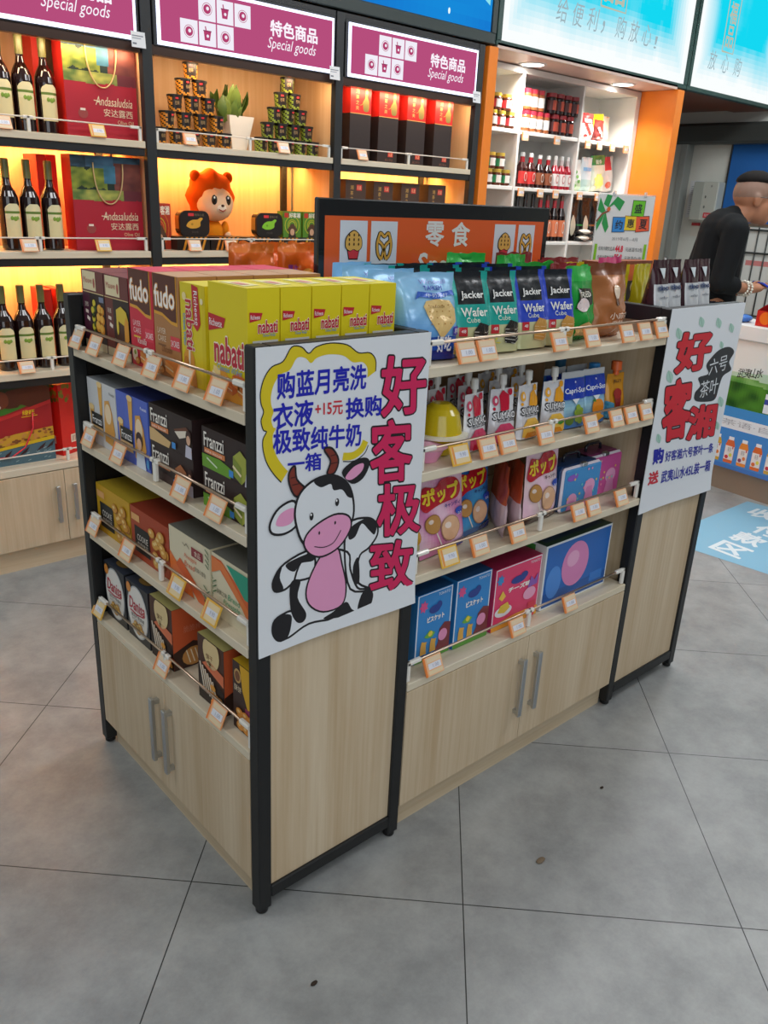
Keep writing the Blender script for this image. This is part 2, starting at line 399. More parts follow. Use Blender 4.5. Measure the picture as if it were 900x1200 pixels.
# ---------------------------------------------------------------- lit headers
t = thing('lightbox_sign', 'lightbox with blue sea picture above the third shelf bay', 'sign', (0, 2.15, 2.345))
m = MB(); m.box(-.05, 2.935, 0, .04, 0, .055, '#2d3836', 'black', .004); m.box(2.90, 2.935, 0, .04, .055, .74, '#2d3836', 'black'); m.box(-.05, -.02, 0, .04, .055, .74, '#2d3836', 'black')
m.build('frame', t)
m = MB(); f = Fr(m, (-.02, .012, .055), (1, 0, 0), (0, 0, 1), 'backlit', .001)
nx, nz = 60, 14; vs = []; cs = []
for j in range(nz):
    for i in range(nx):
        u = i / nx * 2.92; v = j / nz * .68; q = noise.noise((u * 1.4, v * 5, 3)); c = mixc('#1668c8', '#18a8ee', min(1, max(0, .25 + v * 1.6 + q * .5)))
        f.rect(u, v, u + 2.92 / nx + .0004, v + .68 / nz + .0004, c, 0)
f.poly([(2.10, .26), (2.13, .27), (2.20, .255), (2.22, .24), (2.25, .255), (2.30, .235), (2.33, .21), (2.28, .20), (2.20, .215), (2.14, .19), (2.10, .22)], '#f2ffff', 2)
f.poly([(2.70, .22), (2.9, .12), (2.9, .45), (2.74, .45), (2.76, .3)], '#8fe4ee', 2); f.disc(2.60, .05, .008, .014, '#e8ffff', 2)
m.build('panel', t)

def cyan_sign(x0, x1, label, seal, words, wspan):
    t = thing('lightbox_sign', label, 'sign', (x0, 2.15, 2.345)); W = x1 - x0
    m = MB(); m.box(0, W, 0, .04, 0, .03, '#2f4a45', 'black', .004); m.box(0, .035, 0, .04, .03, .74, '#2f4a45', 'black'); m.box(W - .03, W, 0, .04, .03, .74, '#2f4a45', 'black')
    m.build('frame', t)
    m = MB(); w = W - .065; f = Fr(m, (.035, .012, .03), (1, 0, 0), (0, 0, 1), 'backlit', .0012); h = .71; nx, nz = 64, 24
    for j in range(nz):
        for i in range(nx):
            u, v = (i + .5) / nx * w, (j + .5) / nz * h; e = min(u / .30, (w - u) / .30, v / .34, 1.0); q = noise.noise((u * 3, v * 4, x0)) * .25 + noise.noise((u * 14, v * 2.5, 1)) * .12
            c = mixc('#fbffff', '#14d8f2', min(1, max(0, (e - .22) * 1.35 + q)))  # white glow along the lit edges is painted into the panel colour
            f.rect(i / nx * w, j / nz * h, (i + 1) / nx * w + .0005, (j + 1) / nz * h + .0005, c, 0)
    su, sv, sw, sh = seal
    for k, (a, b, c, d) in enumerate(((0, 0, 1, 1),)):
        f.line([(su, sv), (su + sw, sv), (su + sw, sv + sh), (su, sv + sh), (su, sv)], .012, '#b9bfae', 2)
    f.text('福', su + .03, sv + sh * .52, su + sw - .03, sv + sh - .03, '#b9bfae', 2, .02); f.text('品', su + .03, sv + .03, su + sw - .03, sv + sh * .48, '#b9bfae', 2, .02)
    if words:
        n = len(words)
        for i, ch in enumerate(words):
            u = wspan[0] + (wspan[1] - wspan[0]) * i / n; hh = .12 if ch not in '，！' else .07
            f.text(ch, u, wspan[2], u + .10 if hh > .1 else u + .03, wspan[2] + hh, '#9fb4bc', 2, 0, .12)
    m.build('panel', t)
cyan_sign(2.945, 4.915, 'wide cyan lightbox sign with handwritten line above white niche', (.86, .30, .26, .36), '给便利，购放心！', (.45, 1.62, .16))
cyan_sign(4.925, 6.28, 'cyan lightbox sign at right over the passage', (.36, .26, .16, .34), '放心购', (.2, .75, .13))

# ---------------------------------------------------------------- price tags
m = MB(); m.box(-.031, .031, -.0012, .0012, 0, .048, '#f39c58', 'satin'); f = Fr(m, (-.031, -.0012, 0), (1, 0, 0), (0, 0, 1), 'satin', .0003)
f.rect(0, 0, .062, .048, '#eeb88c'); f.rect(0, .0, .006, .048, '#e8823c', 2); f.rect(.011, .033, .059, .045, '#e6cfae', 2); f.rect(.013, .016, .056, .031, '#e2e4ec', 3)
f.rect(.011, .003, .059, .013, '#e6d0aa', 2); f.text('1.00', .028, .019, .048, .028, '#a0a4ba', 4)
TAG = Proto(tag(m.build('price_tag'), 'x', 'price tag'))
m = MB(); m.box(-.031, .031, -.0012, .0012, 0, .048, '#e8b84a', 'satin'); f = Fr(m, (-.031, -.0012, 0), (1, 0, 0), (0, 0, 1), 'satin', .0003)
f.rect(0, 0, .062, .048, '#e8b440'); f.rect(.004, .004, .058, .044, '#e8d0a0', 2); f.rect(.013, .016, .056, .031, '#dfe1ea', 3); f.rect(.006, .004, .012, .044, '#e8984c', 3); f.text('9.90', .028, .019, .048, .028, '#a0a4ba', 4)
TAGY = Proto(tag(m.build('price_tag'), 'x', 'price tag'))
m = MB(); m.box(-.029, .029, -.001, .001, 0, .055, '#e6e6e6', 'satin'); f = Fr(m, (-.029, -.001, 0), (1, 0, 0), (0, 0, 1), 'satin', .0004)
f.rect(.004, .038, .05, .042, '#8a8e98'); f.rect(.004, .03, .04, .033, '#9a9ea8'); f.rect(.004, .01, .02, .016, '#70747c')
TAGW = Proto(tag(m.build('price_tag'), 'x', 'price tag'))
def hang_tag(proto, p, rz, label, tilt=-.42):
    return proto.put(p, (tilt, 0, rz), label)

# ---------------------------------------------------------------- shelving units
def side_frame(t, x, D, H, out, inner='#16120f'):
    """steel frame with a wood panel standing at local x; out = +1/-1 is the outward side"""
    p = .034; xa, xb = (x, x + p) if out < 0 else (x - p, x)
    m = MB()
    for y in (0, D - p): m.box(xa, xb, y, y + p, 0, H, '#1b1c1d', 'black', .003)
    m.box(xa, xb, p, D - p, H - p, H, '#1b1c1d', 'black', .003); m.box(xa, xb, p, D - p, .025, .025 + p, '#1b1c1d', 'black', .003)
    fr = m.build('side_frame', t)
    for y in (p / 2, D - p / 2):
        m = MB(); m.lathe([(.011, FZ, '#141414'), (.015, FZ + .004, '#141414'), (.015, 0, '#141414')], (xa + xb) / 2, y, 14, 'black'); m.build('foot', fr)
    m = MB(); a, b = (xa + .008, xb - .01) if out < 0 else (xa + .01, xb - .008)
    m.box(a, b, p, D - p, .025 + p, H - p, '#c9b08c', 'oak'); m.build('side_panel', t)
    m = MB(); i0, i1 = (b, b + .004) if out < 0 else (a - .004, a); m.box(i0, i1, p, D - p, .025 + p, H - p, inner, 'black'); m.build('inner_lining', t)
def handle(parent, x, y, z0, z1):
    m = MB(); m.box(x - .008, x + .008, y - .024, y - .014, z0, z1, '#c4c8cc', 'metal', .0015)
    for z in (z0 + .012, z1 - .012): m.box(x - .006, x + .006, y - .016, y, z - .006, z + .006, '#c4c8cc', 'metal')
    m.build('handle', parent)
def doors(t, x0, x1, y, z0, z1, hz0, hz1, mat='oak', off=.034):
    mid = (x0 + x1) / 2
    for a, b, hx in ((x0, mid - .0012, mid - off), (mid + .0012, x1, mid + off)):
        m = MB(); m.box(a, b, y, y + .016, z0, z1, '#c9b08c', mat, .001); d = m.build('door', t); handle(d, hx, y, hz0, hz1)
def gondola(label, L, D, H, loc, rz, zs, sides, back_z, half=None, mids=(.5,), inner='#16120f'):
    t = thing('display_gondola', label, 'display shelf', loc, rz, 'shelving units of the island display')
    for x, out in sides: side_frame(t, x, D, H, out, inner)
    x0 = .036 if sides else .002; x1 = L - x0
    dd = half or D - .02
    m = MB(); m.box(x0, x1, dd - .012, dd, .06, back_z, '#b89a78', 'oak' if not half else 'black'); m.build('back_panel', t)
    if sides:
        for za, zb_ in ((H - .045, H), (.025, .06)): m = MB(); m.box(x0, x1, D - .03, D - .004, za, zb_, '#1b1c1d', 'black', .002); m.build('back_rail', t)
    for i, z in enumerate(zs):
        m = MB(); m.box(x0, x1, 0.0, dd - .013, z - .022, z, '#d8cbb0', 'shelfboard', .0015); s = m.build('shelf', t)
        s.location.x = 0
        M0 = [x0 + (x1 - x0) * k for k in mids]
        m = MB(); m.tube([(x0 + .05, .012, z + .05), (x1 - .05, .012, z + .05)], .0032, '#d8bfa8', 'metal', 8); m.build('rail', s)
        for x, sg in [(x0 + .009, 1), (x1 - .009, -1)] + [(q, 0) for q in M0]:
            m = MB(); m.box(x - .006, x + .006, .006, .018, z, z + .056, '#e9e6dd', 'gloss', .003)
            if sg: m.box(x - .006 * sg, x + .042 * sg, .006, .018, z + .044, z + .056, '#e9e6dd', 'gloss', .003)
            else: m.box(x - .018, x + .018, .006, .018, z + .044, z + .056, '#e9e6dd', 'gloss', .003)
            m.build('rail_bracket', s)
    zb = zs[-1] - .024
    doors(t, x0, x1, 0.0, .075, zb, zb - .07 - .18 + .005, zb - .045 - .012)
    m = MB(); m.box(x0, x1, .03, .045, FZ, .08, '#c9b08c', 'oakh'); m.build('plinth', t)
    return t
GH = 1.3
gondola('island shelf unit at left end, its wood side hung with the cow poster', .853, .431, GH, (0, .853, 0), -H90, (1.172, .928, .679, .426), ((.853, 1), (0, -1)), 1.26)
gondola('island shelf unit at far right end, wood side hung with red-character poster', .853, .431, GH, (1.814, 0, 0), H90, (1.172, .928, .679, .426), ((.853, 1), (0, -1)), 1.26)
tc = gondola('middle island shelf unit between the two end units, handles facing right', .952, .853, GH, (.431, 0, 0), 0, (1.222, .988, .735, .444), (), 1.20, half=.425)
m = MB(); m.box(.002, .950, .43, .851, 1.20, 1.222, '#d8cbb0', 'shelfboard', .0015); m.build('rear_shelf', tc)
m = MB(); m.box(.002, .950, .43, .845, FZ, 1.198, '#c9b08c', 'oak'); m.build('rear_body', tc)

# wall bays
WX = (-.047, .915, 1.88, 2.845); WZ = (1.722, 1.297, .833)
WORD = ('left', 'middle', 'right')
def wall_bay(i):
    x0, x1 = WX[i], WX[i + 1]; L = x1 - x0
    t = thing('wall_shelf', ('lit wall shelf bay at far left, holding dark oil bottles', 'lit wall shelf bay holding two pyramids of small canisters', 'lit wall shelf bay with tall red-topped gift boxes, next to orange column')[i], 'wall shelf', (x0, 2.15, 0), 0, 'bays of the lit wall shelf')
    p = .022
    m = MB()
    for x in ((0, L) if i == 2 else (0,)):
        xa, xb = (x - p, x + p) if x == 0 else (x - p - .006, x + p - .006)
        m.box(xa, xb, 0, .036, FZ, 2.335, '#2b2d2e', 'black', .002); m.box(xa + .004, xb - .004, .036, .34, FZ, 2.335, '#d8a878', 'wallwood')
    m.build('post', t)
    m = MB(); m.box(p, L - p - .006, .345, .36, FZ, 2.335, '#d8a878', 'wallwood'); m.build('back_panel', t)
    m = MB(); m.box(L - p - .075, L - p - .045, .325, .344, .44, 2.05, '#1c1a18', 'black')
    for k in range(60): m.box(L - p - .0625, L - p - .0575, .3245, .326, .46 + k * .026, .474 + k * .026, '#050505', 'black')
    m.build('slotted_upright', t)
    for z in WZ:
        m = MB(); m.box(p, L - p - .006, 0, .325, z - .026, z, '#d8cbb0', 'shelfboard', .0015); s = m.build('shelf', t)
        m = MB(); m.box(p, L - p - .006, .006, .03, z - .056, z - .0262, '#232425', 'black', .001); m.build('beam', s)
        m = MB(); m.tube([(p + .04, .02, z + .05), (L - p - .046, .02, z + .05)], .003, '#e4dccf', 'satin', 6); m.build('rail', s)
        for x, sg in ((p + .012, 1), (L - p - .018, -1), (L / 2, 0)):
            m = MB(); m.box(x - .006, x + .006, .014, .026, z, z + .055, '#e9e6dd', 'gloss', .002)
            m.box(x - (.02 if sg == 0 else .006), x + (.02 if sg == 0 else .006) + .034 * max(sg, 0), .014, .026, z + .044, z + .055, '#e9e6dd', 'gloss', .002) if sg >= 0 else m.box(x - .04, x + .006, .014, .026, z + .044, z + .055, '#e9e6dd', 'gloss', .002)
            m.build('rail_bracket', s)
        m = MB(); m.box(p, L - p - .006, .31, .324, z - .042, z - .027, '#30281e', 'black'); m.box(p + .01, L - p - .016, .300, .312, z - .040, z - .029, '#ffae3c', 'strip'); m.build('light_strip', s)
        area('shelf_strip_light', (x0 + L / 2, 2.15 + .255, z - .034), L - .1, .02, STRIP_W, (1.0, .58, .19), (math.radians(22), 0, 0))
    m = MB(); m.box(p, L - p - .006, 0, .345, .412, .441, '#d8cbb0', 'shelfboard', .0015); s = m.build('cabinet_top', t)
    m = MB(); m.tube([(p + .04, .02, .49), (L - p - .046, .02, .49)], .003, '#e4dccf', 'satin', 6); m.build('rail', s)
    for x in (p + .012, L * .53, L - p - .018):
        m = MB(); m.box(x - .006, x + .006, .014, .026, .441, .496, '#e9e6dd', 'gloss', .002); m.box(x - .02 if x > .1 else x - .006, x + .02, .014, .026, .485, .496, '#e9e6dd', 'gloss', .002); m.build('rail_bracket', s)
    doors(t, p, L - p - .006, 0, .087, .408, .18, .345, 'oak', .036)
    m = MB(); m.box(p, L - p - .006, .024, .04, FZ, .09, '#c9b08c', 'oakh'); m.build('plinth', t)
    m = MB(); m.box(p, L - p - .006, .004, .03, 2.30, 2.335, '#232425', 'black'); m.box(p, L - p - .006, .004, .040, 2.04, 2.075, '#3a2418', 'black'); m.box(p, L - p - .006, .20, .21, 2.10, 2.30, '#232425', 'black'); m.build('sign_housing', t)
    area('sign_spill_lamp', (x0 + L / 2, 2.15 + .022, 2.034), L - .1, .03, 2.6, (1.0, .70, .42), (math.radians(58), 0, 0))
    # header sign of the bay
    sx0 = .045; sw = L - .09
    g = thing('header_sign', ('crimson backlit header sign at top left, cut off by the picture edge', 'crimson backlit header sign above the pyramids of canisters', 'crimson backlit header sign above the tall red-topped boxes')[i], 'sign', (x0 + sx0, 2.14, 2.078), 0, 'backlit crimson header signs')
    m = MB(); m.box(-.015, sw + .015, .01, .09, -.006, .235, '#2b2d2e', 'black', .002); m.build('frame', g)
    m = MB(); m.box(0, sw, .002, .0095, 0, .222, '#dfe4ff', 'lamp1'); m.build('light_edge', g)
    m = MB(); f = Fr(m, (.012, .0008, .014), (1, 0, 0), (0, 0, 1), 'backlit', .0006); W, Hh = sw - .024, .196
    for a in range(40):
        f.rect(W * a / 40, 0, W * (a + 1) / 40 + .0003, Hh, '#b64e7c', 0)
    cell = .078; gx, gy = .085, .008
    for q, (c, r) in enumerate(((0, 0), (1, 0), (2, 0), (1, 1), (2, 1), (3, 1))):
        u, v = gx + c * (cell + .006), gy + r * (cell + .012); f.rect(u, v, u + cell, v + cell + .006, '#f2eef8', 2); cu, cv = u + cell / 2, v + cell / 2 + .003
        if q in (1, 4):
            f.poly([(cu - .014, cv - .022), (cu + .010, cv - .022), (cu + .016, cv + .010), (cu - .018, cv + .010)], '#b2406e', 3); f.line([(cu - .006, cv + .01), (cu - .01, cv + .028)], .005, '#b2406e', 3); f.rect(cu - .020, cv + .010, cu + .018, cv + .014, '#8a2c58', 3); f.disc(cu, cv - .006, .006, None, '#f2eef8', 4, 8)
        else:
            f.ring(cu, cv, .022, .002, '#b2406e', 3); f.disc(cu, cv, .017, None, '#b2406e', 3); f.disc(cu + .002, cv + .002, .007, None, '#f2eef8', 4, 8)
    f.text('特色商品', W - .335, .092, W - .085, .150, '#fdf6ff', 2, .028); f.text('Special goods', W - .355, .030, W - .10, .085, '#fdf6ff', 2, 0, .25)
    m.build('panel', g)
    hang_tag(TAGW, (x1 - .045, 2.128, 2.052), 0, ('small white label clipped below the far-left crimson sign', 'small white label clipped under the crimson sign above canister pyramids', 'small white label clipped under the crimson sign beside orange column')[i], -.1)
STRIP_W = 4.6
emitmat('lamp1', 2.2)
MATS['strip'].node_tree.nodes['Emission'].inputs['Strength'].default_value = 6
for i in range(3): wall_bay(i)

# white niche shelving between the orange columns
t = thing('niche_cabinet', 'white open compartment shelving inside the orange niche', 'cabinet', (2.957, 2.42, FZ))
NZ = (2.0, 1.675, 1.345); NW = 1.843
m = MB(); m.box(0, NW - .002, .31, .325, 0, 2.34, '#e4e2dc', 'whitelam'); m.build('back_panel', t)
for x in (0, .553, 1.173, 1.79):
    m = MB(); m.box(x, x + (.02 if x < 1.7 else .05), 0, .31, 0, 2.31, '#e4e2dc', 'whitelam', .002); m.build('upright', t)
m = MB(); m.box(0, NW - .002, 0, .31, 2.31, 2.345, '#e4e2dc', 'whitelam', .002); m.build('top_board', t)
for c in range(3):
    xa = (.02, .573, 1.193)[c]; xb = (.553, 1.173, 1.79)[c]
    for z in NZ + (1.0, .66, .1):
        m = MB(); m.box(xa, xb, .004, .31, z - .022, z, '#e4e2dc', 'whitelam', .002); m.build('shelf', t)
for k, (x, y) in enumerate(((3.483, 2.335), (4.431, 2.335))):
    g = thing('ceiling_downlight', ('round recessed downlight at left of the niche soffit', 'round recessed downlight at right of the niche soffit')[k], 'downlight', (x, y, 2.333))
    m = MB(); m.lathe([(.085, .002, '#e8e8e8'), (.082, -.003, '#e8e8e8'), (.066, -.003, '#e8e8e8'), (.066, .000, '#e8e8e8')], n=28, mat='satin', cap=False); m.build('trim_ring', g)
    m = MB(); m.lathe([(.066, -.0005, '#fff8f0'), (.001, -.0005, '#fff8f0')], n=28, mat='lamp', cap=False); m.build('diffuser', g)
    l = area('downlight_lamp', (x, y, 2.3318), .12, .12, 6.5, (1, .95, .88)); l.data.shape = 'DISK'; l.data.spread = math.radians(125)

# ---------------------------------------------------------------- printed cartons (front faces local -y, origin at the front bottom centre)
def carton(w, d, h, col, top=None, side=None, mat='paper', bev=.0):
    m = MB(); m.box(-w / 2, w / 2, 0, d, 0, h, col, mat, bev)
    F = Fr(m, (-w / 2, 0, 0), (1, 0, 0), (0, 0, 1), mat); R = Fr(m, (w / 2, 0, 0), (0, 1, 0), (0, 0, 1), mat)
    L = Fr(m, (-w / 2, d, 0), (0, -1, 0), (0, 0, 1), mat); T = Fr(m, (-w / 2, 0, h), (1, 0, 0), (0, 1, 0), mat)
    F.lim = (w - .0003, h - .0003); R.lim = (d - .0003, h - .0003); L.lim = R.lim; T.lim = (w - .0003, d - .0003)
    if top: T.rect(0, 0, w, d, top, .6)
    if side: R.rect(0, 0, d, h, side, .6); L.rect(0, 0, d, h, side, .6)
    return m, F, R, L, T
def biscuit(f, u, v, r, col='#d9953a', k=3):
    f.disc(u, v, r * 1.05, r * .78, '#a8641e', k, 12); f.disc(u - r * .06, v + r * .06, r * .92, r * .68, col, k + 1, 12); f.disc(u - r * .2, v + r * .2, r * .4, r * .26, mixc(col, '#fff0b0', .5), k + 2, 8)
def cake(f, u, v, w, h, c1, c2, k=3):
    f.poly([(u, v), (u + w * .6, v - h * .25), (u + w, v + h * .1), (u + w, v + h * .75), (u + w * .5, v + h), (u, v + h * .7)], c1, k)
    f.poly([(u, v), (u + w * .6, v - h * .25), (u + w * .6, v + h * .4), (u, v + h * .7)], c2, k + 1); f.line([(u, v + h * .35), (u + w * .6, v + h * .1)], h * .1, '#f6e6bc', k + 2)

def box_brown(var):
    w, d, h = .124, .10, .187; m, F, R, L, T = carton(w, d, h, '#5a2a2c', '#7a4440')
    F.rect(0, .02, .042, h - .052, '#4e1c34' if not var else '#6a2c26'); F.rect(.042, .02, w, h - .052, '#2c1a18', 1); F.rect(0, 0, w, .02, '#d4cba8')
    F.rect(0, h - .05, w, h, '#6e3430', 1); F.rect(.0, h - .052, w, h - .05, '#e0c890', 2); F.rect(.008, h - .046, .082, h - .002, '#e6d9b0', 2)
    F.text('Mouve', .014, h - .03, .062, h - .016, '#b4574a', 3); F.disc(.073, h - .028, .005, .012, '#b4574a', 3, 10)
    F.text('茂利奥' if not var else '玛利奥', .012, .10, .032, .112, '#e9dccc', 2); F.line([(.014, .09), (.03, .088)], .008, '#e0d0c4', 2); F.line([(.02, .075), (.036, .07)], .009, '#f0e4d8', 2)
    if not var:
        for (a, b, r) in ((.085, .06, .014), (.105, .055, .013), (.09, .08, .013), (.108, .077, .012), (.096, .1, .013), (.110, .098, .01)): F.disc(a, b, r * 1.08, r, '#d88a20', 3, 14); F.disc(a - .002, b + .002, r * .8, r * .75, '#f0b848', 4, 12)
        for (a, b) in ((.058, .055), (.06, .075), (.056, .095), (.066, .112)): F.disc(a, b, .009, .009, '#d8c838', 3, 10); F.disc(a + .004, b - .012, .006, .008, '#4e6a2a', 3, 8)
        F.rect(.095, .118, .12, .13, '#7d86a0', 2)
    else:
        F.poly([(.055, .045), (.10, .03), (.122, .05), (.122, .09), (.105, .11), (.06, .105), (.05, .08)], '#4a2818', 3); F.poly([(.06, .09), (.1, .08), (.122, .09), (.112, .112), (.085, .122), (.06, .112)], '#dfc038', 4)
        F.poly([(.1, .03), (.122, .05), (.122, .09), (.108, .1), (.1, .08)], '#e09a30', 5); F.disc(.066, .075, .006, .02, '#e3c53c', 5, 10); F.line([(.05, .045), (.1, .026), (.124, .046)], .003, '#d8d0c0', 6)
    return m
def box_layer(red):
    w, d, h = .112, .088, .212; base = '#d02840' if red else '#b07a48'; m, F, R, L, T = carton(w, d, h, base, '#d24a5c' if red else '#c09a74')
    F.poly([(.004, h), (w * .93, h), (w * .93, h - .10), (w * .7, h - .098), (.35 * w, h - .085), (.004, h - .083)], '#e0a030', 1)
    F.poly([(.004, h), (w * .90, h), (w * .90, h - .092), (w * .7, h - .091), (.35 * w, h - .078), (.004, h - .076)], '#5a2a1c', 2)
    F.text('fudo', .010, h - .066, w * .86, h - .022, '#e8a860', 3, .05); F.text('fudo', .010, h - .066, w * .86, h - .022, '#fffaf2', 4, .015)
    F.text('LAYER', .016, h - .122, .052, h - .110, '#f4d8d8' if red else '#ead8c0', 2); F.text('CAKE', .016, h - .138, .052, h - .126, '#f4d8d8' if red else '#ead8c0', 2); F.rect(.016, h - .148, .05, h - .144, '#e8c03c' if red else '#8a5a34', 2)
    F.rect(.072, h - .15, .112, h - .122, '#e03a50' if red else '#d84048', 2); F.text('24 CAKES', .075, h - .143, .11, h - .130, '#fff', 3)
    F.text('Vanilla' if red else 'Chocolate', .03, .052, .075, .066, '#f6eee8' if red else '#7a4a28', 2, 0, .3)
    cake(F, .045, .012, .06, .032, '#d88038', '#e8a050'); F.disc(.018, .026, .013, .016, '#f2ead0', 3, 12); F.disc(.02, .03, .006, None, '#88a838', 4, 8); biscuit(F, .03, .012, .011)
    return m
def logo_nabati(F, u0, v0, u1, v1, k=3, rot=False):
    if rot:
        w = u1 - u0; F.text('nabati', 0, 0, 1, 1, '#fff4e0', k, .05, aff=((u0, v1), (u0, v0), (u1, v1))); F.text('nabati', 0, 0, 1, 1, '#c01f38', k + 1, .02, aff=((u0, v1), (u0, v0), (u1, v1)))
    else: F.text('nabati', u0, v0, u1, v1, '#fff4e0', k, .06); F.text('nabati', u0, v0, u1, v1, '#c01f38', k + 1, .025)
def box_wafer_wide():
    w, d, h = .137, .070, .218; Y = '#e2cf12'; m, F, R, L, T = carton(w, d, h, Y, '#dccb2c')
    F.poly([(.0, h - .092), (.055, h - .08), (.062, h - .062), (0, h - .058)], '#c3202c', 2); F.text('Richeese', .004, h - .081, .05, h - .067, '#fff', 3)
    logo_nabati(F, .022, h - .148, .125, h - .098); F.text('Cheese Wafer', .03, h - .163, .12, h - .151, '#3f9ad8', 4, .01)
    F.poly([(0, 0), (w, 0), (w, .045), (.09, .035), (.05, .06), (0, .045)], '#e7a434', 2)
    for a, b in ((.06, .008), (.085, .022), (.105, .006)): cake(F, a, b + .012, .042, .026, '#cf6a28', '#e08a40', 4)
    F.poly([(.008, .03), (.03, .022), (.046, .034), (.04, .058), (.018, .062)], '#f2d890', 4); F.poly([(.008, .03), (.03, .022), (.03, .044), (.014, .052)], '#f8ecc0', 5)
    # narrow side
    for S in (R, L):
        S.poly([(.004, .158), (.028, .162), (.032, .174), (.004, .176)], '#c3202c', 2); S.text('Richeese', .006, .163, .026, .171, '#fff', 3); logo_nabati(S, .022, .138, .064, .160); S.text('Cheese Wafer', .032, .131, .060, .136, '#3f9ad8', 4)
        S.rect(.010, .106, .066, .124, '#d8d8d0', 2)
        for a in range(9): S.rect(.016 + a * .005, .112, .0192 + a * .005, .119, '#8a8a84', 3)
    T.poly([(.02, .01), (.11, .012), (.10, .05), (.03, .05)], '#e6dfa0', 2); T.rect(.05, .018, .09, .036, '#d08a80', 3)
    return m
def box_wafer_narrow():
    w, d, h = .098, .07, .205; m, F, R, L, T = carton(w, d, h, '#dfcb1a', '#d8c73a')
    F.rect(w - .014, 0, w, h, '#d8c20c', 1)
    F.poly([(.048, h), (.072, h - .004), (.080, h - .075), (.066, h - .09), (.052, h - .08)], '#c3202c', 2); F.text('Richeese', 0, 0, 1, 1, '#fff', 3, 0, aff=((.056, h - .012), (.06, h - .078), (.07, h - .012)))
    logo_nabati(F, .024, .075, .056, h - .032, 3, True); F.text('Cheese Wafer', 0, 0, 1, 1, '#3f9ad8', 3, .02, aff=((.012, h - .06), (.012, .08), (.021, h - .06)))
    F.poly([(.01, 0), (.06, 0), (.05, .06), (.03, .09), (.008, .06)], '#e09a34', 2); F.line([(.03, .0), (.034, .085)], .007, '#f6e8c8', 3); F.disc(.02, .04, .012, .02, '#c88028', 3, 12); F.disc(.086, h - .03, .006, None, '#f2e6b8', 3); F.disc(.018, h - .026, .008, None, '#f2e0a0', 3)
    return m
def box_franzzi_tall(blue):
    w, d, h = .163, .09, .168; base = '#5068c8' if blue else '#d2d4d6'; m, F, R, L, T = carton(w, d, h, base, '#2e3c86' if blue else '#8f949a')
    for (a, b) in ((.075, .165), (.02, .10)): F.poly([(a - .012, b * .98), (a + .014, b), (a + .004, b - .11), (a - .004, b - .11)], '#e0aa50', 2); F.disc(a, b - .004, .015, .008, '#f0d090', 3, 10)
    F.poly([(.09, .02), (.13, .015), (.15, .05), (.14, .10), (.125, .13), (.10, .125), (.092, .07)], '#dca048', 2); F.disc(.118, .095, .018, .026, '#f2d8b0', 3, 14)
    F.rect(.018, .05, .082, .084, '#161618', 4); F.rect(.018, .028, .082, .05, '#d9b882', 4); F.text('Franzzi', .024, .056, .078, .076, '#fff', 5, .01); F.text('cookie sticks', .026, .036, .07, .044, '#5a3a22', 5)
    if blue: F.disc(.118, .07, .017, .02, '#3a1e1a', 5, 12); F.disc(.118, .06, .012, .015, '#e6b896', 6, 12); F.poly([(.095, 0), (.145, 0), (.138, .045), (.1, .045)], '#d8e2f2', 4); F.disc(.158, .02, .01, .012, '#4a98d8', 5, 8)
    F.text('Franzzi', .13, .145, .16, .152, '#fff' if blue else '#777', 3)
    return m
def box_franzzi_dark(green, top):
    w, d, h = .194, .10, .086; m, F, R, L, T = carton(w, d, h, '#2c1a1a', '#241613')
    F.text('Franzzi', .010, .046, .086, .076, '#f4efe6', 3, .012); F.rect(.010, .032, .090, .043, '#d9824a', 2); F.text('cake biscuit', .014, .0345, .08, .041, '#fff0e0', 3)
    if green: F.poly([(.0, .0), (.11, .0), (.12, .02), (.07, .03), (0, .028)], '#6aa02c', 2); F.line([(.02, .022), (.06, .01)], .004, '#d8e8c8', 3); cake(F, .122, .012, .05, .056, '#a8b048', '#86963a')
    elif top: F.poly([(0, 0), (.09, .0), (.10, .016), (.02, .03), (0, .03)], '#d8b47c', 2); F.poly([(.115, .05), (.17, .066), (.19, .056), (.14, .038)], '#6a3c28', 2); F.poly([(.12, .046), (.17, .058), (.19, .05), (.14, .034)], '#e8dccb', 3)
    else: F.poly([(.0, .0), (.10, 0), (.11, .018), (0, .028)], '#3a2322', 2); cake(F, .115, .012, .05, .05, '#b06a3c', '#8a4a2c')
    F.disc(.182, .047, .012, .015, '#3b1c18', 5, 12); F.disc(.182, .040, .0085, .011, '#dcae90', 6, 12); F.poly([(.165, 0), (.2, 0), (.198, .026), (.17, .028)], '#c8c6d6', 5)
    F.rect(.108, .006, .124, .02, '#3f90dc', 6)
    return m
def box_cookie(yellow):
    w, d, h = .198, .13, .135; base = '#c89a18' if yellow else '#a8401f'; m, F, R, L, T = carton(w, d, h, base, '#b49a2c' if yellow else '#8e3420', side='#8a2c1a' if not yellow else '#b08a18')
    F.rect(.02, .018, .10, .088, '#161412', 2); F.text('COOKIE', .034, .052, .09, .068, '#e8e2d8', 3); F.text('曲奇饼干', .034, .034, .09, .048, '#d8cfc0', 3); F.rect(.006, .1, .05, .118, '#e0a868', 2)
    random.seed(3)
    for k in range(16): biscuit(F, .112 + random.random() * .072, .018 + random.random() * .09, .017, '#cf9438' if yellow else '#d8a04a', 3 + k * .2)
    return m
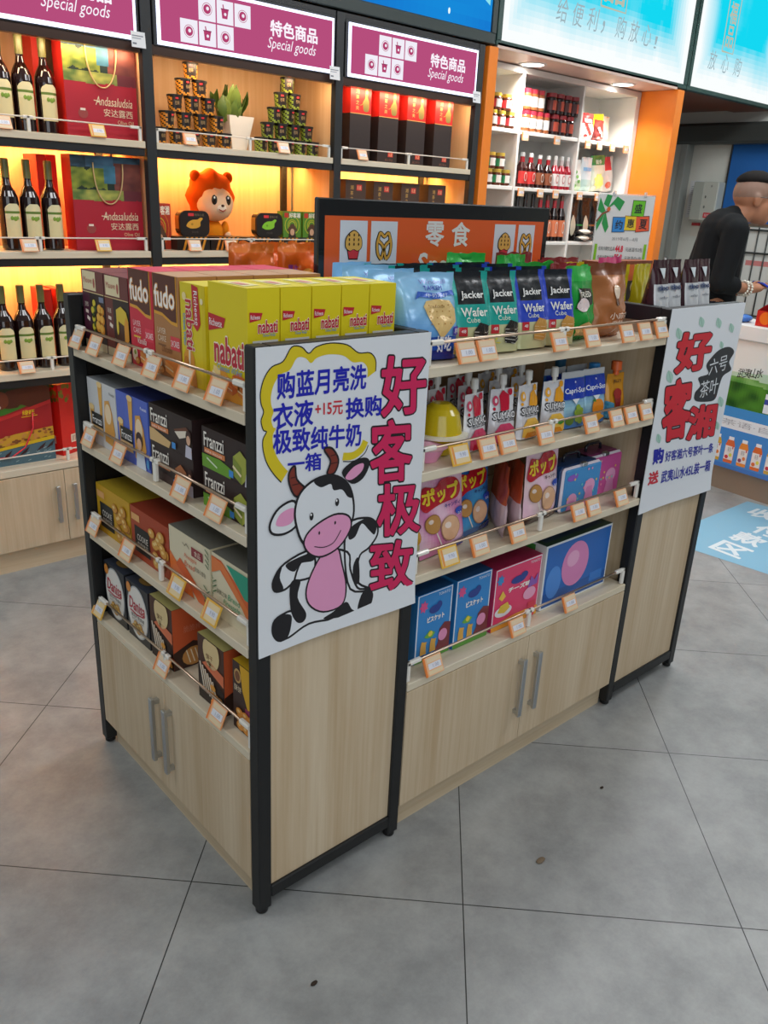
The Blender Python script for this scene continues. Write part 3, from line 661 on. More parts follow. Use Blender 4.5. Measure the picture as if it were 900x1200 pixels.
def box_cream(green):
    w, d, h = .183 if not green else .150, .12, .148; m, F, R, L, T = carton(w, d, h, '#dcd2b4', '#6f6f68', mat='satin')
    if not green:
        F.poly([(0, 0), (.11, 0), (.10, .02), (.05, .055), (0, .085)], '#e8742c', 2); F.poly([(.03, .06), (.07, .04), (.13, 0), (.185, 0), (.16, .02), (.09, .06), (.05, .082)], '#d9612a', 3)
        F.text('Pineapple', .07, .088, .125, .102, '#e0693c', 3, 0, .2); F.text('Bread', .07, .070, .115, .084, '#e0693c', 3, 0, .2); F.text('风味小面包', .118, .072, .165, .084, '#6a6250', 3)
        F.rect(.105, .106, .155, .128, '#8e2430', 3); F.text('食品', .118, .110, .145, .124, '#f0dcc8', 4); F.line([(.065, .125), (.075, .12), (.082, .128), (.095, .118)], .0022, '#7a6a58', 3)
    else:
        F.poly([(.0, .14), (.15, .04), (.15, .08), (.04, .14)], '#d9612a', 2); F.poly([(.06, .14), (.15, .14), (.15, .085), (.13, .085)], '#1f9a7c', 3); F.poly([(0, .1), (.04, .12), (.12, .06), (.15, .03), (.15, .06), (.05, .135), (0, .14)], '#e07a3c', 3)
        F.text('酥脆之味', .02, .058, .06, .07, '#5a5a46', 3); F.text('Bread', .064, .058, .11, .072, '#2a9a70', 3, 0, .2); F.text('Pineapple', .045, .038, .11, .054, '#2a9a70', 3, 0, .2)
    for (a, b) in (((.0, .05),) if green else ((.165, .01), (.175, .1))):
        for q in range(7): F.line([(a + .006, b + q * .006), (a - .008 + .028 * (q % 2), b + q * .006 + .008)], .003, '#3f6a3c', 5)
    return m
def tin_box():
    w, d, h = .124, .12, .165; m, F, R, L, T = carton(w, d, h, '#23252b', '#3c4250', mat='satin')
    F.disc(w / 2, h / 2 + .002, .058, .076, '#b9bcc0', 2, 30); F.disc(w / 2, h / 2 + .002, .054, .072, '#e6e3dc', 3, 30)
    F.text('Danisa', .018, .088, .106, .122, '#b81f38', 5, .014, .12); F.line([(.022, .082), (.06, .079), (.1, .086)], .004, '#b81f38', 5); F.text('皇冠丹麦曲奇', .026, .066, .1, .077, '#3a3430', 4); F.text('BUTTER COOKIES', .03, .057, .094, .063, '#8a7f70', 4)
    for (a, b) in ((.04, .036), (.062, .03), (.084, .036), (.05, .048), (.074, .048), (.062, .044)): biscuit(F, a, b, .0125, '#dba850', 4)
    F.disc(.018, h - .02, .013, .015, '#d88a38', 4, 12); T.text('Danisa', .03, .06, .1, .09, '#b8b0a0', 2, .01); T.disc(.06, .03, .03, .016, '#a07c40', 2)
    return m
def box_sticks():
    w, d, h = .115, .11, .17; m, F, R, L, T = carton(w, d, h, '#4a2a1c', '#b8b070', side='#c8582e')
    F.poly([(0, 0), (w, 0), (w, h * .35), (w * .5, h * .5), (0, h * .5)], '#2a1a16', 2); F.disc(.062, .142, .036, .042, '#dcc490', 3, 22); F.text('饼干', .04, .12, .07, .135, '#6a3c1e', 4); F.poly([(.02, .10), (w, .075), (w, .105), (.05, .118)], '#d8724a', 3)
    for k in range(6): F.line([(.012 + k * .011, .10 - k * .006), (.03 + k * .012, .03 - k * .003)], .006, '#ece4d4', 5); F.line([(.016 + k * .011, .10 - k * .006), (.034 + k * .012, .03 - k * .003)], .0022, '#a8743a', 6)
    for k in range(7): F.disc(.07 + k % 3 * .016, .015 + k // 3 * .02, .012, .008, '#e3a040', 6 + k * .3, 10)
    for S in (R, L):
        S.text('脆脆棒', .03, .10, .078, .118, '#d88060', 2, .01); S.poly([(0, 0), (.11, 0), (.11, .05), (.055, .072), (0, .05)], '#3a2218', 2); S.disc(.055, .03, .032, .026, '#c88c4a', 3, 14)
        for k in range(4): S.line([(.035 + k * .012, .05), (.045 + k * .012, .012)], .003, '#f0e0c0', 4)
    return m
def box_round_cookies():
    w, d, h = .096, .11, .172; m, F, R, L, T = carton(w, d, h, '#3a2420', '#c8a020')
    F.poly([(.03, .172), (w, .172), (w, .085), (.06, .07), (.04, .11)], '#dba81c', 2); F.rect(.05, .055, w, .072, '#8c2a58', 2); F.disc(.022, .14, .014, .018, '#c8a060', 3, 12); F.disc(.022, .14, .010, .013, '#7a4a2c', 4, 12); F.text('酥饼', .008, .10, .036, .116, '#e6d4b4', 3)
    for k in range(9): biscuit(F, .03 + (k % 3) * .024, .014 + k // 3 * .018, .015, '#e0953a', 3 + k * .3)
    return m

def onleft(mb, name, y, z, label, cat='snack box', x=.027, group=None, lean=0):
    o = mb.build(name) if isinstance(mb, MB) else mb
    return Proto(tag(o, label, cat, group)).put((x, y, z), (lean, 0, -H90), label)
def row(mb, name, y, z, n, step, label, first, x=.035, cat='snack box'):
    o = mb.build(name); P = Proto(tag(o, label, cat, 'boxes in files on the left top shelf'))
    for k in range(n):
        P.put((x + k * step, y, z), -H90, first if k == 0 else label + ', ' + ORD[k] + ' from front')
    return P
ZL = (1.1725, .9285, .6795, .4265)
row(box_brown(0), 'pastry_box', .752, ZL[0], 3, .104, 'dark maroon pastry box at far left end of top shelf', 'maroon pastry box with yellow puffs, leftmost on the top shelf')
row(box_brown(1), 'pastry_box', .624, ZL[0], 3, .104, 'maroon pastry box beside red layer-cake boxes', 'maroon pastry box with yellow cake slice, beside red layer-cake box')
row(box_layer(1), 'layer_cake_box', .502, ZL[0], 4, .0905, 'red layer-cake box on the top shelf', 'red layer-cake box with brown head panel, front of its file')
row(box_layer(0), 'layer_cake_box', .386, ZL[0], 4, .0905, 'tan layer-cake box on the top shelf', 'tan layer-cake box with brown head panel, front of its file')
row(box_wafer_narrow(), 'wafer_box', .274, ZL[0], 5, .072, 'yellow narrow wafer box with sideways lettering', 'yellow wafer box with sideways red lettering, front of its file')
row(box_wafer_wide(), 'wafer_box', .137, ZL[0], 5, .0725, 'yellow broad wafer box above the cow poster', 'broad yellow wafer box with cheese picture, nearest the black corner post', x=.031)
onleft(box_franzzi_tall(0), 'biscuit_box', .732, ZL[1], 'white biscuit box with golden cones, leftmost on second shelf')
onleft(box_franzzi_tall(1), 'biscuit_box', .565, ZL[1], 'blue biscuit box with a small figure in white, on second shelf')
onleft(box_franzzi_dark(0, 0), 'biscuit_box', .378, ZL[1], 'dark brown cake-biscuit box, lower one of the brown pair beside blue box')
onleft(box_franzzi_dark(0, 1), 'biscuit_box', .378, ZL[1] + .0865, 'dark brown box with cream stripe, upper one of the brown pair')
onleft(box_franzzi_dark(1, 0), 'biscuit_box', .143, ZL[1], 'dark box with green cake, lower one of the green pair by corner post')
onleft(box_franzzi_dark(1, 1), 'biscuit_box', .143, ZL[1] + .0865, 'dark box with green cake, upper one of the green pair by corner post')
onleft(box_cookie(1), 'cookie_box', .713, ZL[2], 'mustard yellow cookie box with black label on third shelf')
onleft(box_cookie(0), 'cookie_box', .510, ZL[2], 'rust red cookie box with black label on third shelf')
onleft(box_cream(0), 'bread_box', .316, ZL[2], 'cream box with orange wave and maroon stamp on third shelf')
onleft(box_cream(1), 'bread_box', .140, ZL[2], 'cream box with green corner next to the black corner post')
onleft(tin_box(), 'cookie_tin', .740, ZL[3], 'black cookie tin with oval white label, left one of the two')
onleft(tin_box(), 'cookie_tin', .605, ZL[3], 'black cookie tin with oval white label, right one of the two')
onleft(box_sticks(), 'wafer_stick_box', .475, ZL[3], 'brown wafer-stick box with orange side, beside the oval-label tins')
onleft(box_sticks(), 'wafer_stick_box', .235, ZL[3], 'brown wafer-stick box standing alone at right on the bottom shelf')
onleft(box_round_cookies(), 'cookie_box', .092, ZL[3], 'brown cookie box with yellow top, last on bottom shelf by corner post')

# ---------------------------------------------------------------- bags and pouches
def bag(w, h, d, paint, seal=.06, gusset=0.0, mat='foil', wob=.004, seed=0, nx=18, nz=26, back=None, taper=0.0, lean_top=0.0):
    """a filled pouch: front and back skins meeting at the sides and at a crimped top; paint(u,v) gives the print colour"""
    def depth(u, v, sgn):
        a = max(0.0, 1 - abs(2 * u - 1) ** (6.5 if gusset else 2.6)) ** .55
        tv = (1 - v) / (1 - seal) if v < 1 - seal else 0
        if v >= 1 - seal: b = .03
        else:
            q = 1 - v / (1 - seal); b = .03 + .97 * min(1, (q * 1.55)) ** .8
            if not gusset: b *= min(1, .12 + (v / .16)) if v < .16 else 1
        return d / 2 * a * b
    ns = lambda u, v, s: noise.noise((u * 3.1 + seed * 7, v * 4.3 + s * 3.3, seed)) * wob + noise.noise((u * 9 + seed, v * 8, s + seed)) * wob * .5
    def surf(u, v, s, off=0.0):
        x = (u - .5) * w * (1 - taper * v); y = (depth(u, v, s) + off) * s
        k = 0 if v < .03 else 1
        y += ns(u, v, s) * k * (1 if .02 < u < .98 else .2) * s + lean_top * max(0, v - .8) ** 1.3
        z = v * h + noise.noise((u * 5 + seed, seed, 1)) * wob * .8 * (v > .97)
        return Vector((x, y + d / 2, z))
    m = MB()
    for s in (-1, 1):
        vs = [surf(i / nx, j / nz, s) for j in range(nz + 1) for i in range(nx + 1)]; fs = []; cs = []
        for j in range(nz):
            for i in range(nx):
                q = (j * (nx + 1) + i, j * (nx + 1) + i + 1, (j + 1) * (nx + 1) + i + 1, (j + 1) * (nx + 1) + i); fs.append(q if s < 0 else q[::-1])
                cs.append((paint if s < 0 or not back else back)((i + .5) / nx if s < 0 else 1 - (i + .5) / nx, (j + .5) / nz))
        m.add(vs, fs, cs, mat, True)
    fs = [(i, i + 1, nx + 2 + i, nx + 1 + i) for i in range(nx)]; fs = []
    vs = [surf(i / nx, 0, -1) for i in range(nx + 1)] + [surf(i / nx, 0, 1) for i in range(nx + 1)]
    m.add(vs, [(i, nx + 1 + i, nx + 2 + i, i + 1) for i in range(nx)], paint(.5, .02), mat, True)
    F = Fr(m, (0, 0, 0), (1, 0, 0), (0, 0, 1), mat)
    F.warp = lambda u, v, k: surf(min(max(u, 0), 1), min(max(v, 0), 1), -1, .0016 + .0005 * k)
    return m, F
def gpaper(f): return f

def jacker(col, seed):
    def p(u, v):
        if v > .60: return col if (u < .17 or u > .83) else '#1d2126'
        if v > .36: return col
        return mixc('#c9c89a', '#b4b684', abs(u - .5))
    m, F = bag(.135, .245, .075, p, .07, 1, 'foil', .003, seed, back=p)
    F.text('Jacker', .24, .665, .80, .77, '#f4f4f0', 3, .02, 0); F.text('Wafer', .2, .475, .84, .575, '#eef0e8', 3, .02); F.text('Cube', .3, .40, .62, .46, '#e6ecd8', 3)
    F.rect(.12, .24, .30, .35, '#c22a34', 3); F.text('48', .16, .28, .26, .32, '#fff', 4)
    dk = seed < 50
    F.poly([(.46, .12), (.76, .09), (.86, .14), (.84, .36), (.62, .40), (.46, .30)], '#2a2624' if dk else '#c8954a', 3)
    for q in range(5):
        F.line([(.46, .13 + q * .04), (.78, .095 + q * .045)], .006, '#e8e4da' if dk else '#ecd0a0', 4); F.line([(.80, .11 + q * .04), (.86, .145 + q * .04)], .006, '#d8d4ca' if dk else '#e0c090', 4)
    for q in range(4): F.line([(.52 + q * .08, .32 + q * .01), (.60 + q * .07, .39)], .004, '#4a4642' if dk else '#e0b878', 5)
    if dk:
        for q in range(5):
            t = q * 1.257; F.poly([(.2, .13), (.2 + .11 * math.cos(t - .3), .13 + .06 * math.sin(t - .3)), (.2 + .16 * math.cos(t), .13 + .09 * math.sin(t))], '#e8d84a', 4 + q * .2)
    return m
def cracker(seed):
    def p(u, v):
        if v < .26 and u > .15: return '#1f4fb0' if v > .1 else '#1a2f86'
        return mixc('#8fc4ea', '#2a86dc', max(0, min(1, (.62 - v) * 2.0 + (.25 - u) * .3)))
    m, F = bag(.165, .245, .095, p, .05, 1, 'foil', .004, seed, back=p)
    F.poly([(.36, .62), (.44, .46), (.56, .30), (.62, .24), (.74, .34), (.88, .44), (.9, .58), (.82, .68), (.6, .70), (.42, .68)], '#dfbd7c', 3)
    for q in range(16):
        a = .45 + (q % 4) * .11; b = .42 + q // 4 * .07; F.disc(a, b, .012, .007, '#a87434', 4, 8)
    F.text('CRACKER', .46, .60, .72, .625, '#8a6a3a', 4); F.poly([(.24, .70), (.32, .73), (.6, .70), (.86, .75), (.94, .73), (.9, .80), (.6, .765), (.3, .79)], '#2a5cc0', 5); F.text('牛奶苏打', .42, .72, .8, .765, '#d8e8ff', 6)
    F.text('TAIKEM', .40, .80, .72, .85, '#2440a8', 5, .02); F.text('Windmill', .34, .87, .8, .92, '#8a88c8', 5); F.text('好吃', .52, .10, .78, .28, '#e8eef8', 5, .03); F.rect(.82, .28, .98, .38, '#4a3aa8', 5); F.text('原味', .84, .30, .96, .36, '#fff', 6)
    for q in range(6): F.disc(.86, .06 + q * .02, .03, .012, '#a89a50', 6, 8)
    return m
def plainbag(cols, seed, w=.15, h=.25, d=.08, deco=None, seal=.07, gus=0):
    m, F = bag(w, h, d, cols, seal, gus, 'foil', .009, seed)
    if deco: deco(F)
    return m
ZC = (1.2225, .9885, .7355, .4445)
def putR(mb, name, x, y, z, label, cat, rot=0.0, lean=0.0, roll=0.0, sc=None):
    o = mb.build(name) if isinstance(mb, MB) else mb
    return Proto(tag(o, label, cat)).put((x, y, z + .042 * max(0, -lean) + .001), (lean, roll, rot), label, None, sc)
P = Proto(tag(cracker(1).build('cracker_bag'), 'x', 'snack bag'))
SCK = (.95, 1, .745)
P.put((.495, .048, ZC[0] + .004), (-.04, 0, -.16), 'light blue cracker bag at front left, just right of the cow poster', 'light blue cracker bags', SCK)
P.put((.500, .152, ZC[0]), (0, 0, .12), 'light blue cracker bag behind the frontmost cracker bag', None, SCK); P.put((.515, .255, ZC[0]), (0, 0, -.08), 'light blue cracker bag third from front in its file', None, SCK); P.put((.522, .345, ZC[0]), (.03, 0, .1), 'light blue cracker bag at the back of the cracker file', None, (.8, .6, .745))
T1 = Proto(tag(jacker('#23a69a', 1).build('wafer_bag'), 'x', 'snack bag')); T2 = Proto(tag(jacker('#2c49c0', 61).build('wafer_bag'), 'x', 'snack bag'))
for c, (x, P) in enumerate(((.628, T1), (.734, T1), (.843, T2), (.950, T2))):
    nm = ('teal wafer bag, left file of the two teal ones', 'teal wafer bag, right file of the two teal ones', 'royal blue wafer bag, left file of the two blue ones', 'royal blue wafer bag, right file of the two blue ones')[c]
    for k in range(4):
        P.put((x - .012 + (k % 2) * .02 - .01 * k, .040 + k * .090, ZC[0] + .005), (-.06 + .03 * (k % 3), .0, -.10 + .05 * ((k * 7 + c) % 3 - 1)), nm + (', in front' if k == 0 else ', ' + ORD[k] + ' from the front'), 'wafer bags in files on the middle top shelf', (.86, 1, .745 - .008 * k))
for k in range(0):
    T1.put((.655 + k * .01, .395 - k * .0, ZC[0]) if k == 9 else (.66, .37, ZC[0]), (0, 0, .15 - .1 * k), 'teal wafer bag lying between blue crackers and teal files, ' + ORD[k] + ' from the front', None, (.78, 1, .80 + .01 * k))
GREEN = lambda u, v: '#1f9a3c' if v < .8 else '#36b44c'
def dgreen(F):
    F.poly([(.2, .45), (.75, .5), (.8, .7), (.3, .72)], '#2a2a24', 3); F.disc(.42, .5, .2, .09, '#e8d8d8', 4); F.text('FRIED', .3, .60, .7, .67, '#f4f0e0', 5, .02); F.poly([(.2, .1), (.7, .06), (.8, .2), (.5, .28), (.2, .2)], '#d8b070', 3)
for k, (x, y, rz) in enumerate(((1.058, .055, .1), (1.01, .17, -.1), (1.05, .28, .12), (.93, .345, -.1))):
    putR(plainbag(GREEN, 20 + k, .14, .19 if k < 2 else .20, .075, dgreen), 'snack_bag', x, y, ZC[0], ('glossy green snack bag between blue wafer bag and bronze bag', 'green snack bag behind the frontmost green one', 'green snack bag third from the front', 'green snack bag rearmost, before the orange sign')[k], 'snack bag', rz)
def dbronze(F):
    F.text('小麻花', .45, .27, .92, .36, '#f0dcc8', 3, .02); F.text('香酥', .5, .2, .8, .25, '#f0dcc8', 3); F.disc(.62, .62, .09, .1, '#e8d0b8', 3); F.disc(.62, .5, .05, .05, '#6a3c22', 4)
BZ = lambda u, v: '#a8683a' if v < .84 else '#7a4428'
putR(plainbag(BZ, 31, .165, .195, .09, dbronze), 'snack_bag', 1.172, .05, ZC[0], 'bronze foil snack bag with white lettering beside the pink one', 'snack bag', -.1)
def dpink(F): F.text('草莓味', .4, .5, .9, .6, '#f6d8e4', 3, .02); F.rect(.62, .2, .95, .34, '#e890b0', 3); F.text('CANDY', .3, .35, .8, .42, '#fff', 3)
PK = lambda u, v: '#d8497e'
putR(plainbag(PK, 33, .13, .205, .07, dpink), 'snack_bag', 1.275, .115, ZC[0], 'pink snack bag just right of the bronze foil bag', 'snack bag', .1)
for k, (x, y, h) in enumerate(((1.14, .17, .185), (1.20, .255, .19), (1.13, .345, .20), (1.285, .30, .19))):
    putR(plainbag(lambda u, v: '#7a2a2e' if v < .8 else '#8c3436', 40 + k, .15, h, .07), 'snack_bag', x, y, ZC[0], 'dark red snack bag behind the bronze bag, ' + ('nearest it', 'second back', 'beside the orange sign', 'nearest the coffee bags')[k], 'snack bag', .15 - .1 * k)
# rear half of the middle unit: orange bags, seen past the sign
def dor(F):
    F.text('薯片', .2, .62, .45, .72, '#8a3a9a', 3, .02); F.text('CRISP', .2, .5, .5, .57, '#8a3a9a', 3, .02); F.text('番茄', .3, .36, .5, .46, '#8a3a9a', 3); F.disc(.68, .52, .2, .16, '#e8a83c', 3, 16); F.disc(.70, .54, .14, .10, '#f2c860', 4, 14)
OR = lambda u, v: '#d8641c' if v < .88 else '#e27a30'
P = Proto(tag(plainbag(OR, 51, .125, .20, .06, dor, .06, 1).build('crisps_bag'), 'x', 'snack bag'))
for k, (x, y, rz) in enumerate(((.705, .650, -.15), (.630, .720, -.2), (.545, .785, -.1), (.468, .715, -.3), (.71, .785, -.1))):
    P.put((x, y, ZC[0]), rz, ('orange crisps bag touching the left edge of the sign', 'orange crisps bag second from the sign', 'orange crisps bag third from the sign', 'orange crisps bag farthest left, in front of the canister shelf', 'orange crisps bag behind the one touching the sign')[k], 'orange crisps bags behind the yellow boxes')
m = plainbag(lambda u, v: '#3fae3a' if u < .6 else '#cfe0ee', 58, .12, .12, .05); putR(m, 'snack_bag', .66, .575, ZC[0], 'small green and white bag in front of the orange crisps', 'snack bag', -.2)
# far end unit: coffee bags, yellow bag, coffee boxes
def coffee():
    p = lambda u, v: '#3c1a24' if v > .74 or u < .05 or u > .95 else '#cfd2d6'
    m, F = bag(.10, .25, .075, p, .05, 1, 'foil', .003, 70, back=lambda u, v: '#3c1a24')
    F.poly([(.3, .91), (.7, .91), (.5, .79)], '#d8e2e6', 3); F.text('tipo', .16, .645, .84, .72, '#8a94a8', 3, .06); F.text('tipo', .18, .655, .82, .71, '#34426c', 5, .02)
    F.text('wafer', .25, .57, .75, .60, '#6a6e78', 3); F.text('wafer', .3, .10, .7, .14, '#9a9ea4', 3); F.disc(.95, .68, .05, .02, '#d8743a', 4)
    return m
P = Proto(tag(coffee().build('wafer_bag'), 'x', 'snack bag'))
for k in range(4): P.put((1.468 + k * .087, .07 + .01 * (k % 2), 1.1725), (0, 0, .0), 'dark maroon and grey bag, ' + ('leftmost', 'second from left', 'second from right', 'rightmost')[k] + ' of four above the red-character poster', 'maroon and grey bags above the far poster', (.86, 1, 1))
m, F = bag(.15, .165, .07, lambda u, v: '#cfd2d8' if .42 < u < .82 and v < .78 else '#4a2030', .06, 1, 'foil', .004, 72)
F.text('tipo', .14, .52, .36, .62, '#c8d4ea', 3, .03); F.text('wafer', .48, .2, .7, .25, '#7a7e86', 3)
putR(m, 'wafer_bag', 1.300, .175, 1.2225, 'maroon bag with broad grey band, left of the four upright ones', 'snack bag', .15)
for k in range(3):
    putR(plainbag(lambda u, v: '#cfc01e', 76 + k, .11, .18 if k == 0 else .225, .045), 'snack_bag', (1.30, 1.48, 1.60)[k], .235 + (k == 0) * .03 - .012 * (k > 0), 1.2225 if k == 0 else 1.1725, 'yellow-topped bag behind the maroon bags, ' + ('left', 'middle', 'right')[k] + ' one of three', 'snack bag', .1)
m, F, R, L, T = carton(.15, .06, .23, '#7a3a1c', '#9a4a24')
F.rect(0, .13, .15, .22, '#c8622c', 1); F.rect(0, .11, .15, .17, '#2a1a16', 2); F.disc(.075, .15, .04, .026, '#e0d6c8', 3); F.disc(.075, .15, .032, .020, '#a8501e', 4)
P = Proto(tag(m.build('coffee_box'), 'x', 'snack box'))
P.put((1.497, .29, 1.1725), 0, 'brown box with a cup picture below the white promo sign, left one'); P.put((1.652, .29, 1.1725), 0, 'brown box with a cup picture below the white promo sign, right one')
putR(plainbag(lambda u, v: '#32c84a' if v > .35 else '#2a6ac8', 84, .21, .19, .06, lambda F: (F.disc(.4, .5, .12, .1, '#e8e0f0', 3), F.disc(.62, .5, .1, .1, '#8ab0e0', 3), F.rect(.2, .7, .5, .8, '#f0d878', 3)), .05, 1), 'snack_bag', 1.24, .52, 1.2225, 'bright green bag right behind the end of the orange sign', 'snack bag', -.1)

# second shelf of the middle unit: jelly cup, spouted pouches
def jelly_cup(inner):
    t = thing('jelly_cup', 'x', 'jelly cup')
    m = MB(); m.lathe([(.001, .125, inner), (.022, .123, inner), (.036, .112, inner), (.045, .10, inner), (.052, .07, inner), (.055, .05, inner)][::-1], n=24, mat='gloss', cap=False); m.build('dome', t)
    m = MB(); m.lathe([(.052, .046, '#ece8d8'), (.070, .047, '#ece8d8'), (.070, .052, '#ece8d8'), (.053, .054, '#ece8d8')], n=24, mat='satin', cap=False); m.build('rim', t)
    m = MB(); m.lathe([(.030, 0, '#d8c020'), (.034, .004, '#d8c020'), (.056, .046, '#d8c020')], n=24, mat='gloss'); m.build('base', t)
    return t
P = Proto(jelly_cup('#c8b018')); P.put((.578, .095, ZC[1]), 0, 'yellow domed jelly cup with white rim, left end of second shelf')
c = jelly_cup('#d0b020'); c.location = (.498, .17, ZC[1]); c['label'] = 'yellow jelly cup half hidden behind the cow poster edge'
m = MB(); m.lathe([(.03, 0, '#e89ac0'), (.045, .03, '#f0b4d0'), (.052, .034, '#f0b4d0'), (.01, .045, '#f0b4d0')], n=20, mat='gloss'); tag(m.build('jelly_cup', None, (.512, .072, ZC[1])), 'small pink jelly cup tucked at the left end of second shelf', 'jelly cup')
def pouch(paint, deco, w=.086, h=.138, d=.03, spout='#d8d8d4', seed=0, sw=.0095):
    t = thing('juice_pouch', 'x', 'juice pouch')
    m, F = bag(w, h, d, paint, .08, 1, 'foil', .0018, seed, 12, 18, taper=.10); deco(F); m.build('pouch', t)
    if spout:
        m = MB(); m.lathe([(sw * .6, h - .004, spout), (sw * .6, h + .010, spout), (sw, h + .010, spout), (sw, h + .034, spout), (sw * .7, h + .036, spout)], 0, d / 2, 14, 'satin'); m.build('cap', t)
    return t
def dsum(red):
    c = '#c81838' if red else '#e8a020'
    def f(F):
        F.poly([(.32, .88), (.48, .98), (.74, .88), (.7, .62), (.36, .60)] if red else [(.42, .62), (.52, .84), (.72, .9), (.88, .74), (.84, .58)], c, 3)
        F.disc(.16, .80, .12, .09, '#d04868' if red else '#f0b040', 3); F.disc(.17, .80, .05, .04, '#f0e8ea', 4); F.disc(.8, .93, .1, .06, c, 3); F.disc(.1, .66, .05, .03, c, 3)
        F.text('SUMAO', .04, .46, .95, .60, '#15151a', 4, .05); F.text('SUMAO', .06, .475, .93, .585, '#f2f2f4', 5, .012); F.text('konjac jelly', .2, .41, .9, .45, '#22222a', 4, .02)
        F.poly([(.12, .04), (.9, .04), (.92, .26), (.7, .38), (.3, .38), (.12, .26)], '#d84870' if red else '#efc050', 3); F.poly([(.2, .02), (.85, .02), (.7, .12), (.3, .12)], c if red else '#d88818', 4)
        if not red: F.poly([(.5, .20), (.7, .16), (.9, .2), (.7, .26)], '#3f8a30', 5)
    return f
WH = lambda u, v: '#dadbe0'
PR = Proto(pouch(WH, dsum(1), seed=3)); PO = Proto(pouch(WH, dsum(0), seed=5))
RL = 'white and red spouted pouch, '
for (x, y, rz, l) in ((.668, .05, .15, 'front left one beside the yellow cup'), (.765, .05, -.1, 'front right one beside the orange pouches'), (.628, .135, .2, 'behind the yellow cup'), (.725, .125, .1, 'between and behind the two front red ones'), (.555, .20, .1, 'at the back, far left'), (.66, .22, 0, 'at the back, third row'), (.775, .21, .1, 'at the back, next to the orange ones')):
    PR.put((x, y, ZC[1] + .003), (-.05, 0, rz), RL + l, 'spouted pouches on the second shelf')
for (x, y, rz, l) in ((.868, .05, .05, 'front left one'), (.965, .045, -.1, 'front right one beside the blue pouches'), (.845, .13, .1, 'behind the front left one'), (.935, .13, .0, 'behind the front right one'), (.89, .21, .1, 'in the third row'), (.985, .215, 0, 'in the third row by the blue pouches')):
    PO.put((x, y, ZC[1] + .003), (-.05, 0, rz), 'white and orange spouted pouch, ' + l, 'spouted pouches on the second shelf')
def dcap(orange):
    def f(F):
        F.rect(.05, .52, .95, .88, '#1c3cb0', 3); F.text('Capri-Sun', .06, .60, .94, .72, '#e8eefc', 5, .02); F.disc(.5, .82, .03, .02, '#d8e0f8', 5, 8); F.poly([(.35, .52), (.65, .52), (.5, .42)], '#e8eef4', 4)
        if orange:
            F.disc(.55, .30, .26, .15, '#e08a20', 5, 18); F.poly([(.15, .1), (.5, .22), (.85, .1), (.6, .04), (.3, .04)], '#e8a838', 6); F.poly([(.3, .42), (.42, .47), (.46, .40)], '#4a8a38', 6)
        else:
            for (a, b) in ((.58, .36), (.68, .30), (.5, .28), (.62, .22), (.72, .20), (.54, .16), (.66, .12)): F.disc(a, b, .1, .06, '#8aa838', 5 + b, 12)
            F.disc(.25, .14, .16, .08, '#5a7a30', 5)
    return f
SILV = lambda u, v: '#c8ccd0' if v > .88 or u < .04 or u > .96 else mixc('#3a78c0', '#9cc8d8', max(0, 1 - abs(v - .35) * 3))
for k, (x, o) in enumerate(((1.060, 0), (1.155, 1))):
    t = pouch(SILV, dcap(o), .104, .150, .035, None, 11 + k); t.location = (x, .05, ZC[1] + .004); t.rotation_euler = (-.06, 0, -.05)
    t['label'] = ('silver and blue drink pouch with green grapes', 'silver and blue drink pouch with oranges')[k]; t['group'] = 'spouted pouches on the second shelf'
for k, x in enumerate((1.06, 1.16)):
    t = pouch(SILV, dcap(1 - k), .104, .152, .03, None, 15 + k); t.location = (x, .12, ZC[1]); t['label'] = ('silver blue drink pouch behind the grape one', 'silver blue drink pouch behind the orange-fruit one')[k]; t['group'] = 'spouted pouches on the second shelf'
dj = lambda F: (F.poly([(.3, .62), (.7, .62), (.64, .2), (.4, .2)], '#8a2a26', 3), F.disc(.5, .55, .22, .12, '#a03028', 3.5, 14), F.text('JELLY', .3, .78, .75, .86, '#5a3a28', 4, .02), F.poly([(.0, .0), (.35, 0), (.3, .34), (.0, .4)], '#4a9ac0', 4), F.disc(.3, .15, .15, .09, '#4ab0a0', 5))
t = pouch(lambda u, v: '#c88a20', dj, .082, .125, .03, '#d8622a', 21, .015); t.location = (1.265, .055, ZC[1] + .004); t.rotation_euler = (-.05, 0, -.1); t['label'] = 'mustard pouch with dark red figure and orange cap'
t = pouch(lambda u, v: '#2f7fb8' if v > .4 else '#3a90b8', lambda F: F.disc(.5, .3, .2, .12, '#50b0a0', 3), .075, .12, .03, '#2f8ad0', 22, .016); t.location = (1.205, .085, ZC[1] + .004); t.rotation_euler = (-.05, 0, .1); t['label'] = 'blue pouch with big blue cap left of the mustard pouch'
t = pouch(lambda u, v: '#2f7fb8', lambda F: None, .075, .12, .03, '#2f6a90', 23, .016); t.location = (1.19, .20, ZC[1]); t['label'] = 'blue pouch at the back behind the drink pouches'

